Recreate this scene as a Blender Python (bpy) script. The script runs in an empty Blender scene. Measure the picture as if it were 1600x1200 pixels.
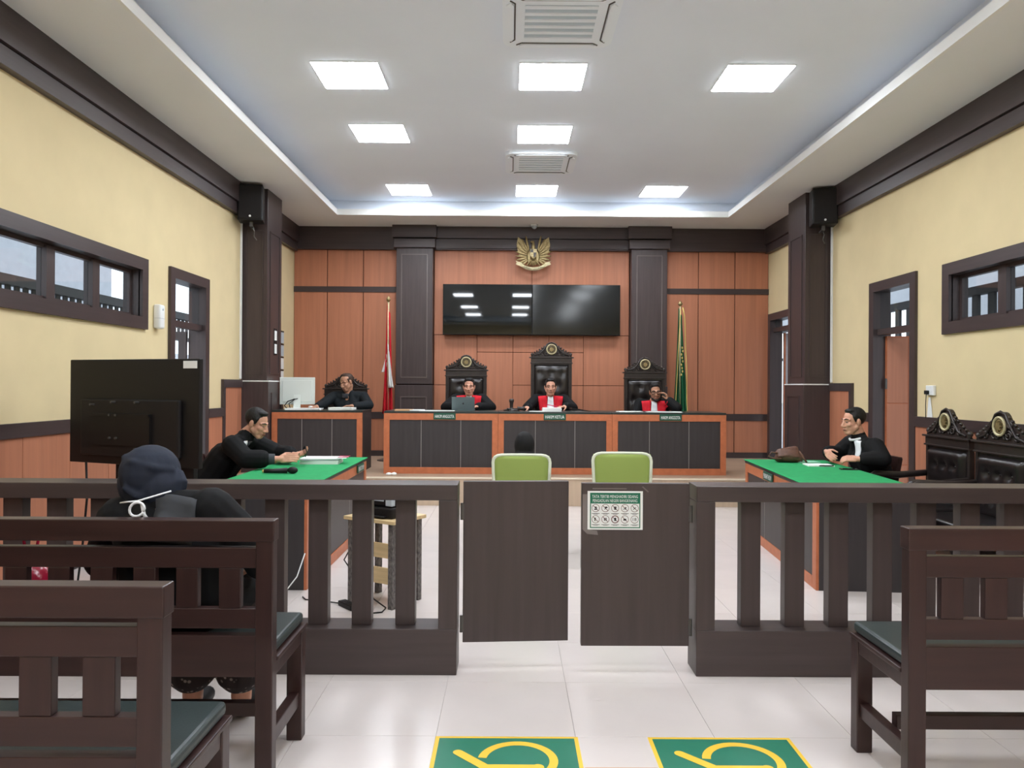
import bpy, bmesh, math, random
from mathutils import Vector, Matrix, Euler
from mathutils.bvhtree import BVHTree
random.seed(7)
PI = math.pi
SC = bpy.context.scene
C = SC.collection

# ------------------------------------------------------------------ camera
EYE = 1.51
FPX = 1190.0
cam_d = bpy.data.cameras.new('camera'); cam_d.sensor_width = 36; cam_d.lens = FPX / 1600 * 36
cam_d.clip_start = 0.05; cam_d.clip_end = 200
cam = bpy.data.objects.new('camera', cam_d); C.objects.link(cam)
cam.matrix_world = (Matrix.Translation((0, 0, EYE)) @ Matrix.Rotation(math.radians(-0.14), 4, 'Z')
                    @ Matrix.Rotation(math.radians(90.14), 4, 'X') @ Matrix.Rotation(math.radians(0.35), 4, 'Z'))
SC.camera = cam
# ------------------------------------------------------------------ world / exposure
w = bpy.data.worlds.new('world'); SC.world = w; w.use_nodes = True
w.node_tree.nodes['Background'].inputs[0].default_value = (0.86, 0.93, 1.0, 1)
w.node_tree.nodes['Background'].inputs[1].default_value = 2.6
SC.view_settings.view_transform = 'Standard'; SC.view_settings.look = 'None'
SC.view_settings.gamma = 1.0; SC.view_settings.use_curve_mapping = False
SC.view_settings.exposure = 0.1
PANEL_STRENGTH = 36.0

# ------------------------------------------------------------------ materials
def lin(v):
    v /= 255.0
    return v / 12.92 if v <= 0.04045 else ((v + 0.055) / 1.055) ** 2.4
def rgb(r, g, b): return (lin(r), lin(g), lin(b), 1.0)
M = {}
def mat(name, col, rough=0.5, spec=0.5, metal=0.0, var=0.0, scale=(5, 5, 5), bump=0.0, bscale=None, emit=None, coat=0.0, col2=None, detail=4.0):
    m = bpy.data.materials.new(name); m.use_nodes = True
    nt = m.node_tree; b = nt.nodes['Principled BSDF']
    b.inputs['Base Color'].default_value = col; b.inputs['Roughness'].default_value = rough
    b.inputs['Specular IOR Level'].default_value = spec; b.inputs['Metallic'].default_value = metal
    if coat: b.inputs['Coat Weight'].default_value = coat; b.inputs['Coat Roughness'].default_value = 0.08
    if var or col2 or bump:
        tc = nt.nodes.new('ShaderNodeTexCoord'); mp = nt.nodes.new('ShaderNodeMapping')
        mp.inputs['Scale'].default_value = scale
        nt.links.new(tc.outputs['Object'], mp.inputs[0])
        nz = nt.nodes.new('ShaderNodeTexNoise'); nz.inputs['Scale'].default_value = 1.0; nz.inputs['Detail'].default_value = detail
        nt.links.new(mp.outputs[0], nz.inputs['Vector'])
        if var or col2:
            rp = nt.nodes.new('ShaderNodeValToRGB')
            a = tuple(x * (1 - var) for x in col[:3]) + (1,); d = col2 or tuple(min(1, x * (1 + var)) for x in col[:3]) + (1,)
            rp.color_ramp.elements[0].position = 0.3; rp.color_ramp.elements[1].position = 0.7
            rp.color_ramp.elements[0].color = a; rp.color_ramp.elements[1].color = d
            nt.links.new(nz.outputs[0], rp.inputs[0]); nt.links.new(rp.outputs[0], b.inputs['Base Color'])
        if bump:
            bp = nt.nodes.new('ShaderNodeBump'); bp.inputs['Strength'].default_value = bump; bp.inputs['Distance'].default_value = 0.01
            src = nz
            if bscale:
                mp2 = nt.nodes.new('ShaderNodeMapping'); mp2.inputs['Scale'].default_value = bscale
                nt.links.new(tc.outputs['Object'], mp2.inputs[0])
                src = nt.nodes.new('ShaderNodeTexNoise'); src.inputs['Scale'].default_value = 1.0
                nt.links.new(mp2.outputs[0], src.inputs['Vector'])
            nt.links.new(src.outputs[0], bp.inputs['Height']); nt.links.new(bp.outputs[0], b.inputs['Normal'])
    if emit:
        b.inputs['Emission Color'].default_value = emit[0]; b.inputs['Emission Strength'].default_value = emit[1]
    M[name] = m
    return m
mat('wall_yellow', rgb(218, 200, 158), 0.75, 0.3, var=0.03, scale=(3, 3, 3), bump=0.03, bscale=(60, 60, 60))
mat('ceiling_white', rgb(236, 243, 254), 0.8, 0.2, var=0.02, scale=(1, 1, 1))
mat('soffit_grey', rgb(232, 233, 234), 0.8, 0.2, var=0.02, scale=(1, 1, 1))
mat('lip_white', rgb(235, 235, 233), 0.6, 0.3)
mat('dark_wood', rgb(66, 55, 55), 0.38, 0.45, var=0.13, scale=(30, 30, 1.6), bump=0.03)
mat('dark_wood_h', rgb(66, 55, 55), 0.38, 0.45, var=0.13, scale=(1.6, 30, 30), bump=0.03)
mat('dark_wood_d', rgb(66, 55, 55), 0.38, 0.45, var=0.13, scale=(30, 1.6, 30), bump=0.03)
mat('rail_wood', rgb(69, 59, 58), 0.4, 0.45, var=0.12, scale=(26, 26, 1.4), bump=0.03)
mat('rail_wood_h', rgb(69, 59, 58), 0.4, 0.45, var=0.12, scale=(1.4, 26, 26), bump=0.03)
mat('bench_wood', rgb(50, 31, 29), 0.36, 0.5, var=0.22, scale=(2.0, 26, 26), bump=0.05)
mat('bench_wood_v', rgb(50, 31, 29), 0.36, 0.5, var=0.22, scale=(26, 26, 2.0), bump=0.05)
mat('bench_cushion', rgb(44, 54, 54), 0.35, 0.5, bump=0.05, bscale=(200, 200, 200))
mat('orange_panel', rgb(180, 118, 90), 0.45, 0.4, var=0.10, scale=(22, 22, 0.9), bump=0.015)
mat('orange_wood', rgb(184, 108, 72), 0.42, 0.4, var=0.10, scale=(14, 14, 14), bump=0.015)
mat('joint_dark', rgb(70, 40, 30), 0.8, 0.1)
mat('panel_dark', rgb(56, 52, 53), 0.45, 0.4, var=0.10, scale=(30, 30, 2))
mat('moulding', rgb(104, 95, 92), 0.25, 0.6)  # pilaster mouldings: glints put into the base colour, lighter than the shaft wood
mat('seam_grey', rgb(150, 146, 142), 0.4, 0.4)
mat('table_black', rgb(36, 44, 42), 0.32, 0.5, var=0.1, scale=(10, 10, 10))
mat('green_cloth', rgb(46, 150, 92), 0.8, 0.15, var=0.08, scale=(14, 14, 14), bump=0.05, bscale=(300, 300, 300))
mat('floor_tile', rgb(212, 203, 199), 0.22, 0.45, var=0.035, scale=(2.2, 2.2, 2.2))
mat('grout', rgb(204, 195, 189), 0.7, 0.2)
mat('platform_wood', rgb(176, 152, 130), 0.4, 0.4, var=0.10, scale=(1.2, 18, 18))
mat('platform_riser', rgb(190, 168, 145), 0.45, 0.4, var=0.08, scale=(18, 18, 1.2))
mat('nosing', rgb(214, 200, 178), 0.4, 0.4)
mat('lamp_glow', (1, 1, 1, 1), 0.5, emit=((0.88, 0.935, 1.0, 1), PANEL_STRENGTH))
mat('ac_white', rgb(240, 247, 254), 0.5, 0.4)
mat('white_plastic', rgb(232, 234, 234), 0.4, 0.5)
mat('grey_plastic', rgb(176, 184, 190), 0.5, 0.4)
mat('pale_blue', rgb(190, 204, 214), 0.5, 0.4)
mat('black_plastic', rgb(20, 18, 19), 0.5, 0.32)
mat('black_satin', rgb(26, 23, 24), 0.55, 0.3)
mat('tv_screen', rgb(10, 17, 19), 0.03, 0.7, bump=0.012, bscale=(0.7, 1.0, 4.0))
mat('tv_screen_matte', rgb(13, 18, 19), 0.10, 0.6, bump=0.012, bscale=(0.7, 1.0, 4.0))
mat('leather', rgb(30, 25, 25), 0.28, 0.55, bump=0.04, bscale=(90, 90, 90))
mat('carved_wood', rgb(46, 38, 36), 0.35, 0.5, var=0.25, scale=(20, 20, 20))
mat('gold', rgb(150, 132, 92), 0.42, 0.5, metal=0.6, var=0.25, scale=(40, 40, 40))
mat('pale_gold', rgb(196, 184, 146), 0.5, 0.4, metal=0.25, var=0.15, scale=(40, 40, 40))
mat('chrome', rgb(190, 190, 188), 0.22, 0.5, metal=0.9)
mat('steel_dark', rgb(96, 94, 92), 0.4, 0.5, metal=0.6)
mat('paper', rgb(238, 240, 238), 0.7, 0.2)
mat('paper_green', rgb(150, 205, 178), 0.6, 0.2)
mat('robe', rgb(19, 19, 21), 0.8, 0.2, bump=0.12, bscale=(26, 26, 9))
mat('robe_grey', rgb(64, 66, 70), 0.75, 0.2, bump=0.1, bscale=(26, 26, 9))
mat('suit', rgb(28, 33, 37), 0.8, 0.2, bump=0.1, bscale=(24, 24, 12))
mat('red_cloth', rgb(206, 34, 48), 0.7, 0.2, var=0.12, scale=(40, 40, 8))
mat('flag_red', rgb(196, 30, 44), 0.7, 0.2, var=0.12, scale=(30, 30, 4))
mat('flag_white', rgb(232, 232, 230), 0.7, 0.2, var=0.05, scale=(30, 30, 4))
mat('flag_green', rgb(30, 92, 60), 0.65, 0.25, var=0.2, scale=(40, 40, 4))
mat('fringe', rgb(206, 180, 104), 0.6, 0.3)
mat('bib_white', rgb(236, 238, 242), 0.7, 0.2, bump=0.15, bscale=(160, 160, 4))
mat('skin', rgb(206, 152, 128), 0.5, 0.35, var=0.06, scale=(30, 30, 30))
mat('skin_dark', rgb(184, 136, 110), 0.5, 0.35, var=0.06, scale=(30, 30, 30))
mat('lips', rgb(140, 84, 74), 0.5, 0.3)
mat('hair', rgb(22, 19, 18), 0.6, 0.35, bump=0.4, bscale=(160, 160, 60))
mat('hair_brown', rgb(66, 48, 38), 0.6, 0.35, bump=0.4, bscale=(160, 160, 60))
mat('eye_white', rgb(150, 128, 118), 0.3, 0.5)
mat('eye_dark', rgb(26, 18, 14), 0.2, 0.5)
mat('hijab_navy', rgb(35, 40, 53), 0.8, 0.25, var=0.12, scale=(12, 12, 12), bump=0.15, bscale=(30, 30, 12))
mat('hijab_black', rgb(26, 25, 26), 0.8, 0.25, bump=0.1, bscale=(30, 30, 12))
mat('mesh_green', rgb(142, 160, 84), 0.7, 0.2, bump=0.2, bscale=(400, 400, 400))
mat('frame_pale', rgb(206, 212, 190), 0.45, 0.4)
mat('pine', rgb(206, 180, 136), 0.5, 0.35, var=0.14, scale=(3, 40, 40))
mat('leg_speckled', rgb(58, 54, 54), 0.5, 0.4, col2=rgb(120, 114, 110), scale=(70, 70, 40))
mat('brown_leather', rgb(98, 66, 54), 0.5, 0.4, var=0.2, scale=(30, 30, 30), bump=0.15)
mat('sign_green', rgb(24, 76, 58), 0.5, 0.4)
mat('poster_green', rgb(40, 112, 86), 0.6, 0.3)
mat('ink', rgb(50, 46, 46), 0.7, 0.2)
mat('ink_red', rgb(120, 84, 82), 0.7, 0.2)
mat('sticker_green', rgb(44, 120, 96), 0.4, 0.4, var=0.05, scale=(10, 10, 10))
mat('sticker_yellow', rgb(240, 196, 66), 0.4, 0.4)
mat('tape_tan', rgb(206, 164, 124), 0.5, 0.3)
mat('tape_clear', rgb(120, 112, 110), 0.18, 0.6)
mat('bag_crimson', rgb(150, 22, 48), 0.22, 0.6, bump=0.3, bscale=(30, 30, 30))
mat('ext_grey', rgb(178, 180, 186), 0.8, 0.2, var=0.05)
mat('ext_white', rgb(232, 234, 236), 0.8, 0.2)
mat('ext_dark', rgb(62, 62, 64), 0.6, 0.3)
mat('laptop_grey', rgb(96, 110, 112), 0.35, 0.5, metal=0.3)
mat('imac_white', rgb(214, 220, 214), 0.4, 0.4)
mat('magenta', rgb(170, 40, 80), 0.6, 0.2)
# batik skirt: white flecks on near black
def mat_batik():
    m = bpy.data.materials.new('batik'); m.use_nodes = True; nt = m.node_tree; b = nt.nodes['Principled BSDF']
    tc = nt.nodes.new('ShaderNodeTexCoord'); v = nt.nodes.new('ShaderNodeTexVoronoi'); v.inputs['Scale'].default_value = 34
    nt.links.new(tc.outputs['Object'], v.inputs['Vector'])
    r = nt.nodes.new('ShaderNodeValToRGB'); r.color_ramp.elements[0].position = 0.2; r.color_ramp.elements[1].position = 0.3
    r.color_ramp.elements[0].color = rgb(150, 138, 132); r.color_ramp.elements[1].color = rgb(42, 32, 32)
    nt.links.new(v.outputs['Distance'], r.inputs[0]); nt.links.new(r.outputs[0], b.inputs['Base Color'])
    b.inputs['Roughness'].default_value = 0.8; M['batik'] = m
mat_batik()
def mat_glass():
    m = bpy.data.materials.new('glass'); m.use_nodes = True; nt = m.node_tree
    out = nt.nodes['Material Output']; nt.nodes.remove(nt.nodes['Principled BSDF'])
    t = nt.nodes.new('ShaderNodeBsdfTransparent'); t.inputs[0].default_value = (0.86, 0.89, 0.9, 1)
    g = nt.nodes.new('ShaderNodeBsdfGlossy'); g.inputs['Roughness'].default_value = 0.03
    mx = nt.nodes.new('ShaderNodeMixShader')
    mx.inputs[0].default_value = 0.07; nt.links.new(t.outputs[0], mx.inputs[1]); nt.links.new(g.outputs[0], mx.inputs[2])
    nt.links.new(mx.outputs[0], out.inputs[0]); M['glass'] = m
mat_glass()
def mat_tilefloor():      # floor far behind the viewpoint: tile joints in the material
    m = bpy.data.materials.new('tile_field'); m.use_nodes = True; nt = m.node_tree; b = nt.nodes['Principled BSDF']
    tc = nt.nodes.new('ShaderNodeTexCoord'); br = nt.nodes.new('ShaderNodeTexBrick'); br.offset = 0
    br.inputs['Color1'].default_value = rgb(216, 206, 200); br.inputs['Color2'].default_value = rgb(214, 204, 198); br.inputs['Mortar'].default_value = rgb(182, 172, 164)
    br.inputs['Scale'].default_value = 1; br.inputs['Brick Width'].default_value = 0.6; br.inputs['Row Height'].default_value = 0.6; br.inputs['Mortar Size'].default_value = 0.003
    nt.links.new(tc.outputs['Object'], br.inputs[0]); nt.links.new(br.outputs[0], b.inputs['Base Color']); b.inputs['Roughness'].default_value = 0.22
    M['tile_field'] = m
mat_tilefloor()

# ------------------------------------------------------------------ mesh collector
class MB:
    def __init__(s): s.v = []; s.f = []
    def add(s, vs, fs):
        n = len(s.v); s.v += [tuple(v) for v in vs]; s.f += [tuple(i + n for i in f) for f in fs]; return s
    def box(s, x0, x1, y0, y1, z0, z1):
        if x0 > x1: x0, x1 = x1, x0
        if y0 > y1: y0, y1 = y1, y0
        if z0 > z1: z0, z1 = z1, z0
        return s.add([(x0, y0, z0), (x1, y0, z0), (x1, y1, z0), (x0, y1, z0), (x0, y0, z1), (x1, y0, z1), (x1, y1, z1), (x0, y1, z1)],
                     [(0, 3, 2, 1), (4, 5, 6, 7), (0, 1, 5, 4), (1, 2, 6, 5), (2, 3, 7, 6), (3, 0, 4, 7)])
    def bbox(s, x0, x1, y0, y1, z0, z1, r=0.008, seg=2):
        bm = bmesh.new(); bmesh.ops.create_cube(bm, size=1)
        for v in bm.verts:
            v.co = Vector(((x0 + x1) / 2 + v.co.x * abs(x1 - x0), (y0 + y1) / 2 + v.co.y * abs(y1 - y0), (z0 + z1) / 2 + v.co.z * abs(z1 - z0)))
        bmesh.ops.bevel(bm, geom=list(bm.edges), offset=r, segments=seg, affect='EDGES', profile=0.5)
        bm.verts.ensure_lookup_table(); bm.verts.index_update()
        s.add([tuple(v.co) for v in bm.verts], [[v.index for v in f.verts] for f in bm.faces]); bm.free(); return s
    def cone(s, p0, p1, r0, r1=None, n=12, caps=True):
        r1 = r0 if r1 is None else r1
        p0 = Vector(p0); p1 = Vector(p1); d = (p1 - p0).normalized()
        a = d.orthogonal().normalized(); b = d.cross(a)
        vs = []
        for p, r in ((p0, r0), (p1, r1)):
            for i in range(n):
                t = 2 * PI * i / n; vs.append(p + a * (r * math.cos(t)) + b * (r * math.sin(t)))
        fs = [(i, (i + 1) % n, n + (i + 1) % n, n + i) for i in range(n)]
        if caps: fs += [tuple(range(n - 1, -1, -1)), tuple(range(n, 2 * n))]
        return s.add(vs, fs)
    def tube(s, pts, r, n=8, caps=True):
        pts = [Vector(p) for p in pts]; vs = []; prev = None; m = len(pts)
        for k, p in enumerate(pts):
            d = (pts[min(k + 1, m - 1)] - pts[max(k - 1, 0)]).normalized()
            if prev is None: a = d.orthogonal().normalized()
            else:
                a = prev - d * prev.dot(d)
                a = a.normalized() if a.length > 1e-6 else d.orthogonal().normalized()
            prev = a; b = d.cross(a); rr = r[k] if isinstance(r, (list, tuple)) else r
            for i in range(n):
                t = 2 * PI * i / n; vs.append(p + a * (rr * math.cos(t)) + b * (rr * math.sin(t)))
        fs = []
        for k in range(m - 1):
            for i in range(n): fs.append((k * n + i, k * n + (i + 1) % n, (k + 1) * n + (i + 1) % n, (k + 1) * n + i))
        if caps: fs += [tuple(range(n - 1, -1, -1)), tuple(range((m - 1) * n, m * n))]
        return s.add(vs, fs)
    def lathe(s, prof, c=(0, 0, 0), n=16, axis='Z'):
        vs = []; m = len(prof)
        for (r, h) in prof:
            for i in range(n):
                t = 2 * PI * i / n
                p = (r * math.cos(t), r * math.sin(t), h)
                if axis == 'Y': p = (p[0], -p[2], p[1])
                if axis == 'X': p = (p[2], p[0], p[1])
                vs.append((c[0] + p[0], c[1] + p[1], c[2] + p[2]))
        fs = []
        for k in range(m - 1):
            for i in range(n): fs.append((k * n + i, k * n + (i + 1) % n, (k + 1) * n + (i + 1) % n, (k + 1) * n + i))
        fs += [tuple(range(n - 1, -1, -1)), tuple(range((m - 1) * n, m * n))]
        return s.add(vs, fs)
    def prism(s, poly, a0, a1, axis='Y'):
        # poly in the two other axes; extruded a0..a1 along axis
        def P(u, v, a):
            return (u, a, v) if axis == 'Y' else ((a, u, v) if axis == 'X' else (u, v, a))
        n = len(poly)
        vs = [P(u, v, a0) for u, v in poly] + [P(u, v, a1) for u, v in poly]
        fs = [(i, (i + 1) % n, n + (i + 1) % n, n + i) for i in range(n)] + [tuple(range(n - 1, -1, -1)), tuple(range(n, 2 * n))]
        return s.add(vs, fs)
    def ell(s, c, r, rot=None, u=14, v=9):
        vs = []; c = Vector(c); R = rot or Matrix.Identity(3)
        vs.append(c + R @ Vector((0, 0, -r[2])))
        for j in range(1, v):
            ph = -PI / 2 + PI * j / v
            for i in range(u):
                t = 2 * PI * i / u
                vs.append(c + R @ Vector((r[0] * math.cos(ph) * math.cos(t), r[1] * math.cos(ph) * math.sin(t), r[2] * math.sin(ph))))
        vs.append(c + R @ Vector((0, 0, r[2]))); last = len(vs) - 1
        fs = [(0, 1 + (i + 1) % u, 1 + i) for i in range(u)]
        for j in range(v - 2):
            for i in range(u):
                a = 1 + j * u; fs.append((a + i, a + (i + 1) % u, a + u + (i + 1) % u, a + u + i))
        a = 1 + (v - 2) * u
        fs += [(a + i, a + (i + 1) % u, last) for i in range(u)]
        return s.add(vs, fs)
    def cap(s, p0, p1, r0, r1=None, n=12):
        r1 = r0 if r1 is None else r1
        p0 = Vector(p0); p1 = Vector(p1); d = (p1 - p0)
        if d.length < 1e-6: d = Vector((0, 0, 1e-4))
        d = d.normalized(); a = d.orthogonal().normalized(); b = d.cross(a)
        rings = []
        for k in range(1, 4):
            ph = -PI / 2 + (PI / 2) * k / 3; rings.append((p0 + d * (r0 * math.sin(ph)), r0 * math.cos(ph)))
        for k in range(0, 3):
            ph = (PI / 2) * k / 3; rings.append((p1 + d * (r1 * math.sin(ph)), r1 * math.cos(ph)))
        vs = [p0 - d * r0]
        for (p, r) in rings:
            for i in range(n):
                t = 2 * PI * i / n; vs.append(p + a * (r * math.cos(t)) + b * (r * math.sin(t)))
        vs.append(p1 + d * r1); last = len(vs) - 1
        fs = [(0, 1 + (i + 1) % n, 1 + i) for i in range(n)]
        for j in range(len(rings) - 1):
            for i in range(n):
                q = 1 + j * n; fs.append((q + i, q + (i + 1) % n, q + n + (i + 1) % n, q + n + i))
        q = 1 + (len(rings) - 1) * n
        fs += [(q + i, q + (i + 1) % n, last) for i in range(n)]
        return s.add(vs, fs)
    def chain(s, pts, rs, n=12):
        for k in range(len(pts) - 1): s.cap(pts[k], pts[k + 1], rs[k], rs[k + 1], n)
        return s
    def sheet(s, grid, thick, nrm):
        # grid: rows of points; solid sheet of given thickness along -nrm
        nrm = Vector(nrm).normalized(); R = len(grid); K = len(grid[0]); vs = []
        for r in grid:
            for p in r: vs.append(Vector(p))
        for r in grid:
            for p in r: vs.append(Vector(p) - nrm * thick)
        o = R * K; fs = []
        for i in range(R - 1):
            for j in range(K - 1):
                a, b, c, d = i * K + j, i * K + j + 1, (i + 1) * K + j + 1, (i + 1) * K + j
                fs.append((a, b, c, d)); fs.append((o + d, o + c, o + b, o + a))
        for j in range(K - 1):
            fs.append((j, o + j, o + j + 1, j + 1)); a = (R - 1) * K; fs.append((a + j + 1, o + a + j + 1, o + a + j, a + j))
        for i in range(R - 1):
            fs.append(((i + 1) * K, o + (i + 1) * K, o + i * K, i * K)); b = K - 1
            fs.append((i * K + b, o + i * K + b, o + (i + 1) * K + b, (i + 1) * K + b))
        return s.add(vs, fs)
    def xf(s, m):
        s.v = [tuple(m @ Vector(v)) for v in s.v]; return s
    def frame(s, u0, u1, v0, v1, wd, a0, a1, axis='Y'):
        for (p, q, r, t) in ((u0, u1, v0, v0 + wd), (u0, u1, v1 - wd, v1), (u0, u0 + wd, v0 + wd, v1 - wd), (u1 - wd, u1, v0 + wd, v1 - wd)):
            s.prism([(p, r), (q, r), (q, t), (p, t)], a0, a1, axis)
        return s
def mesh_of(name, mb, m, smooth=False, recalc=True):
    me = bpy.data.meshes.new(name); me.from_pydata(mb.v, [], mb.f); me.validate()
    if recalc:
        bm = bmesh.new(); bm.from_mesh(me); bmesh.ops.recalc_face_normals(bm, faces=bm.faces); bm.to_mesh(me); bm.free()
    me.materials.append(M[m] if isinstance(m, str) else m)
    if smooth:
        for p in me.polygons: p.use_smooth = True
    return me
def obj(name, mb, m, parent=None, smooth=False, label=None):
    me = mb if isinstance(mb, bpy.types.Mesh) else mesh_of(name, mb, m, smooth)
    o = bpy.data.objects.new(name, me); C.objects.link(o)
    if parent is not None: o.parent = parent
    if label: o['label'] = label
    return o
def tag(o, label, cat, group=None):
    o['label'] = label; o['category'] = cat
    if group: o['group'] = group
    return o
def thing(name, label, cat, loc=(0, 0, 0), rotz=0.0, group=None):
    o = bpy.data.objects.new(name, None); C.objects.link(o); o.empty_display_size = 0.05
    o.location = loc; o.rotation_euler = (0, 0, rotz)
    return tag(o, label, cat, group)
def struct(name, mb, m, smooth=False):
    o = obj(name, mb, m, None, smooth); o['kind'] = 'structure'; return o
def sroot(name, loc=(0, 0, 0)):
    o = bpy.data.objects.new(name, None); C.objects.link(o); o.location = loc; o['kind'] = 'structure'; o.empty_display_size = 0.05; return o
def B(*a): return MB().box(*a)
def BB(*a, r=0.008, seg=2): return MB().bbox(*a, r=r, seg=seg)
def dup(root, loc=None, rotz=None, label=None, group=None):
    r = root.copy(); C.objects.link(r)
    if loc is not None: r.location = loc
    if rotz is not None: r.rotation_euler = (0, 0, rotz)
    if label: r['label'] = label
    if group: r['group'] = group
    for ch in list(root.children):
        c = ch.copy(); C.objects.link(c); c.parent = r
        for g in list(ch.children):
            d = g.copy(); C.objects.link(d); d.parent = c
    return r
def text_mesh(name, body, width, height, m, extrude=0.0008):
    cu = bpy.data.curves.new(name, 'FONT'); cu.body = body; cu.size = 1.0; cu.extrude = 0.0; cu.resolution_u = 2
    o = bpy.data.objects.new('tmp', cu); C.objects.link(o)
    dg = bpy.context.evaluated_depsgraph_get()
    me = bpy.data.meshes.new_from_object(o.evaluated_get(dg)); bpy.data.objects.remove(o); bpy.data.curves.remove(cu)
    me.name = name
    xs = [v.co.x for v in me.vertices]; ys = [v.co.y for v in me.vertices]
    x0, x1, y0, y1 = min(xs), max(xs), min(ys), max(ys)
    for v in me.vertices:      # centred, lies in the X Z plane, faces -Y
        u = ((v.co.x - x0) / (x1 - x0) - 0.5) * width; h = ((v.co.y - y0) / (y1 - y0) - 0.5) * height
        v.co = (u, 0, h)
    me.materials.clear(); me.materials.append(M[m]); return me
def transform_mesh(me, mt):
    me.transform(mt); return me
def blob_mesh(name, mb, voxel, smooth, m, it_fac=0.5):
    me = bpy.data.meshes.new(name + '_src'); me.from_pydata(mb.v, [], mb.f)
    bm = bmesh.new(); bm.from_mesh(me); bmesh.ops.recalc_face_normals(bm, faces=bm.faces); bm.to_mesh(me); bm.free()
    o = bpy.data.objects.new('tmp', me); C.objects.link(o)
    r = o.modifiers.new('r', 'REMESH'); r.mode = 'VOXEL'; r.voxel_size = voxel; r.use_smooth_shade = True
    if smooth:
        sm = o.modifiers.new('s', 'SMOOTH'); sm.factor = it_fac; sm.iterations = smooth
    dg = bpy.context.evaluated_depsgraph_get()
    out = bpy.data.meshes.new_from_object(o.evaluated_get(dg)); out.name = name
    bpy.data.objects.remove(o); bpy.data.meshes.remove(me)
    out.materials.clear(); out.materials.append(M[m])
    for p in out.polygons: p.use_smooth = True
    return out

# ------------------------------------------------------------------ room dimensions
XL, XR, YB, YF = -3.55, 4.23, 12.5, -7.5
ZS, ZT = 4.09, 4.35            # soffit height, tray height
PL, PY = 0.35, 9.58            # platform height and front edge

# floor ------------------------------------------------------------
floor = struct('floor', B(XL - 0.2, XR + 0.2, -2.1, PY + 0.3, -0.12, -0.004), 'grout')
tx0 = -0.31 - 0.6 * 6; ty0 = 3.285 - 0.6 * 9
tile_me = mesh_of('tile', MB().bbox(0.0009, 0.5991, 0.0009, 0.5991, -0.012, 0, r=0.0006, seg=1), 'floor_tile')
def tile_piece(x0, x1, y0, y1): return mesh_of('tile', B(x0, x1, y0, y1, -0.012, 0), 'floor_tile')
for j in range(20):
    for i in range(14):
        x = tx0 + 0.6 * i; y = ty0 + 0.6 * j
        if y > PY: continue
        x0, x1 = max(x, XL), min(x + 0.6, XR); y1 = min(y + 0.6, PY)
        if x1 - x0 < 0.02 or y1 - y < 0.02: continue
        full = (x1 - x0 > 0.599 and y1 - y > 0.599)
        me = tile_me if full else tile_piece(x0 - x + 0.0015, x1 - x - 0.0015, 0.0015, y1 - y - 0.0015)
        o = obj('tile', me, None, floor); o.location = (x, y, 0)
fb = struct('floor_rear', B(XL - 0.2, XR + 0.2, YF - 0.2, ty0, -0.12, 0), 'tile_field')
plat = struct('floor_platform', B(XL - 0.2, XR + 0.2, PY + 0.02, YB + 0.2, -0.1, PL), 'platform_wood')
obj('riser', B(XL, XR, PY, PY + 0.02, 0, PL - 0.015), 'platform_riser', plat)
obj('nosing', BB(XL, XR, PY - 0.015, PY + 0.05, PL - 0.015, PL + 0.002, r=0.004), 'nosing', plat)

# ceiling ------------------------------------------------------------
TX0, TX1, TY0, TY1 = -2.64, 3.30, -6.5, 11.54
ceil = struct('ceiling', B(TX0 - 0.25, TX1 + 0.25, TY0 - 0.25, TY1 + 0.25, ZT, ZT + 0.1), 'ceiling_white')
mb = MB()
for a in ((XL - 0.2, TX0, YF - 0.2, YB + 0.2), (TX1, XR + 0.2, YF - 0.2, YB + 0.2), (TX0, TX1, TY1, YB + 0.2), (TX0, TX1, YF - 0.2, TY0)):
    mb.box(a[0], a[1], a[2], a[3], ZS, ZS + 0.06)
obj('soffit', mb, 'soffit_grey', ceil)
mb = MB()
L = 0.085
mb.box(TX0 - 0.03, TX0 + .004, TY0, TY1, ZS - 0.004, ZS + L); mb.box(TX1 - .004, TX1 + 0.03, TY0, TY1, ZS - 0.004, ZS + L)
mb.box(TX0 - 0.03, TX1 + 0.03, TY1 - .004, TY1 + 0.03, ZS - 0.004, ZS + L); mb.box(TX0 - 0.03, TX1 + 0.03, TY0 - 0.03, TY0, ZS - 0.004, ZS + L)
obj('lip', mb, 'lip_white', ceil)
mb = MB()
for a in ((TX0 - 0.21, TX0 - 0.16, TY0 - 0.21, TY1 + 0.25), (TX1 + 0.16, TX1 + 0.21, TY0 - 0.21, TY1 + 0.25), (TX0 - 0.21, TX1 + 0.21, TY1 + 0.2, TY1 + 0.25), (TX0 - 0.21, TX1 + 0.21, TY0 - 0.21, TY0 - 0.16)):
    mb.box(a[0], a[1], a[2], a[3], ZS + 0.06, ZT)
obj('cove_side', mb, 'ceiling_white', ceil)

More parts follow.
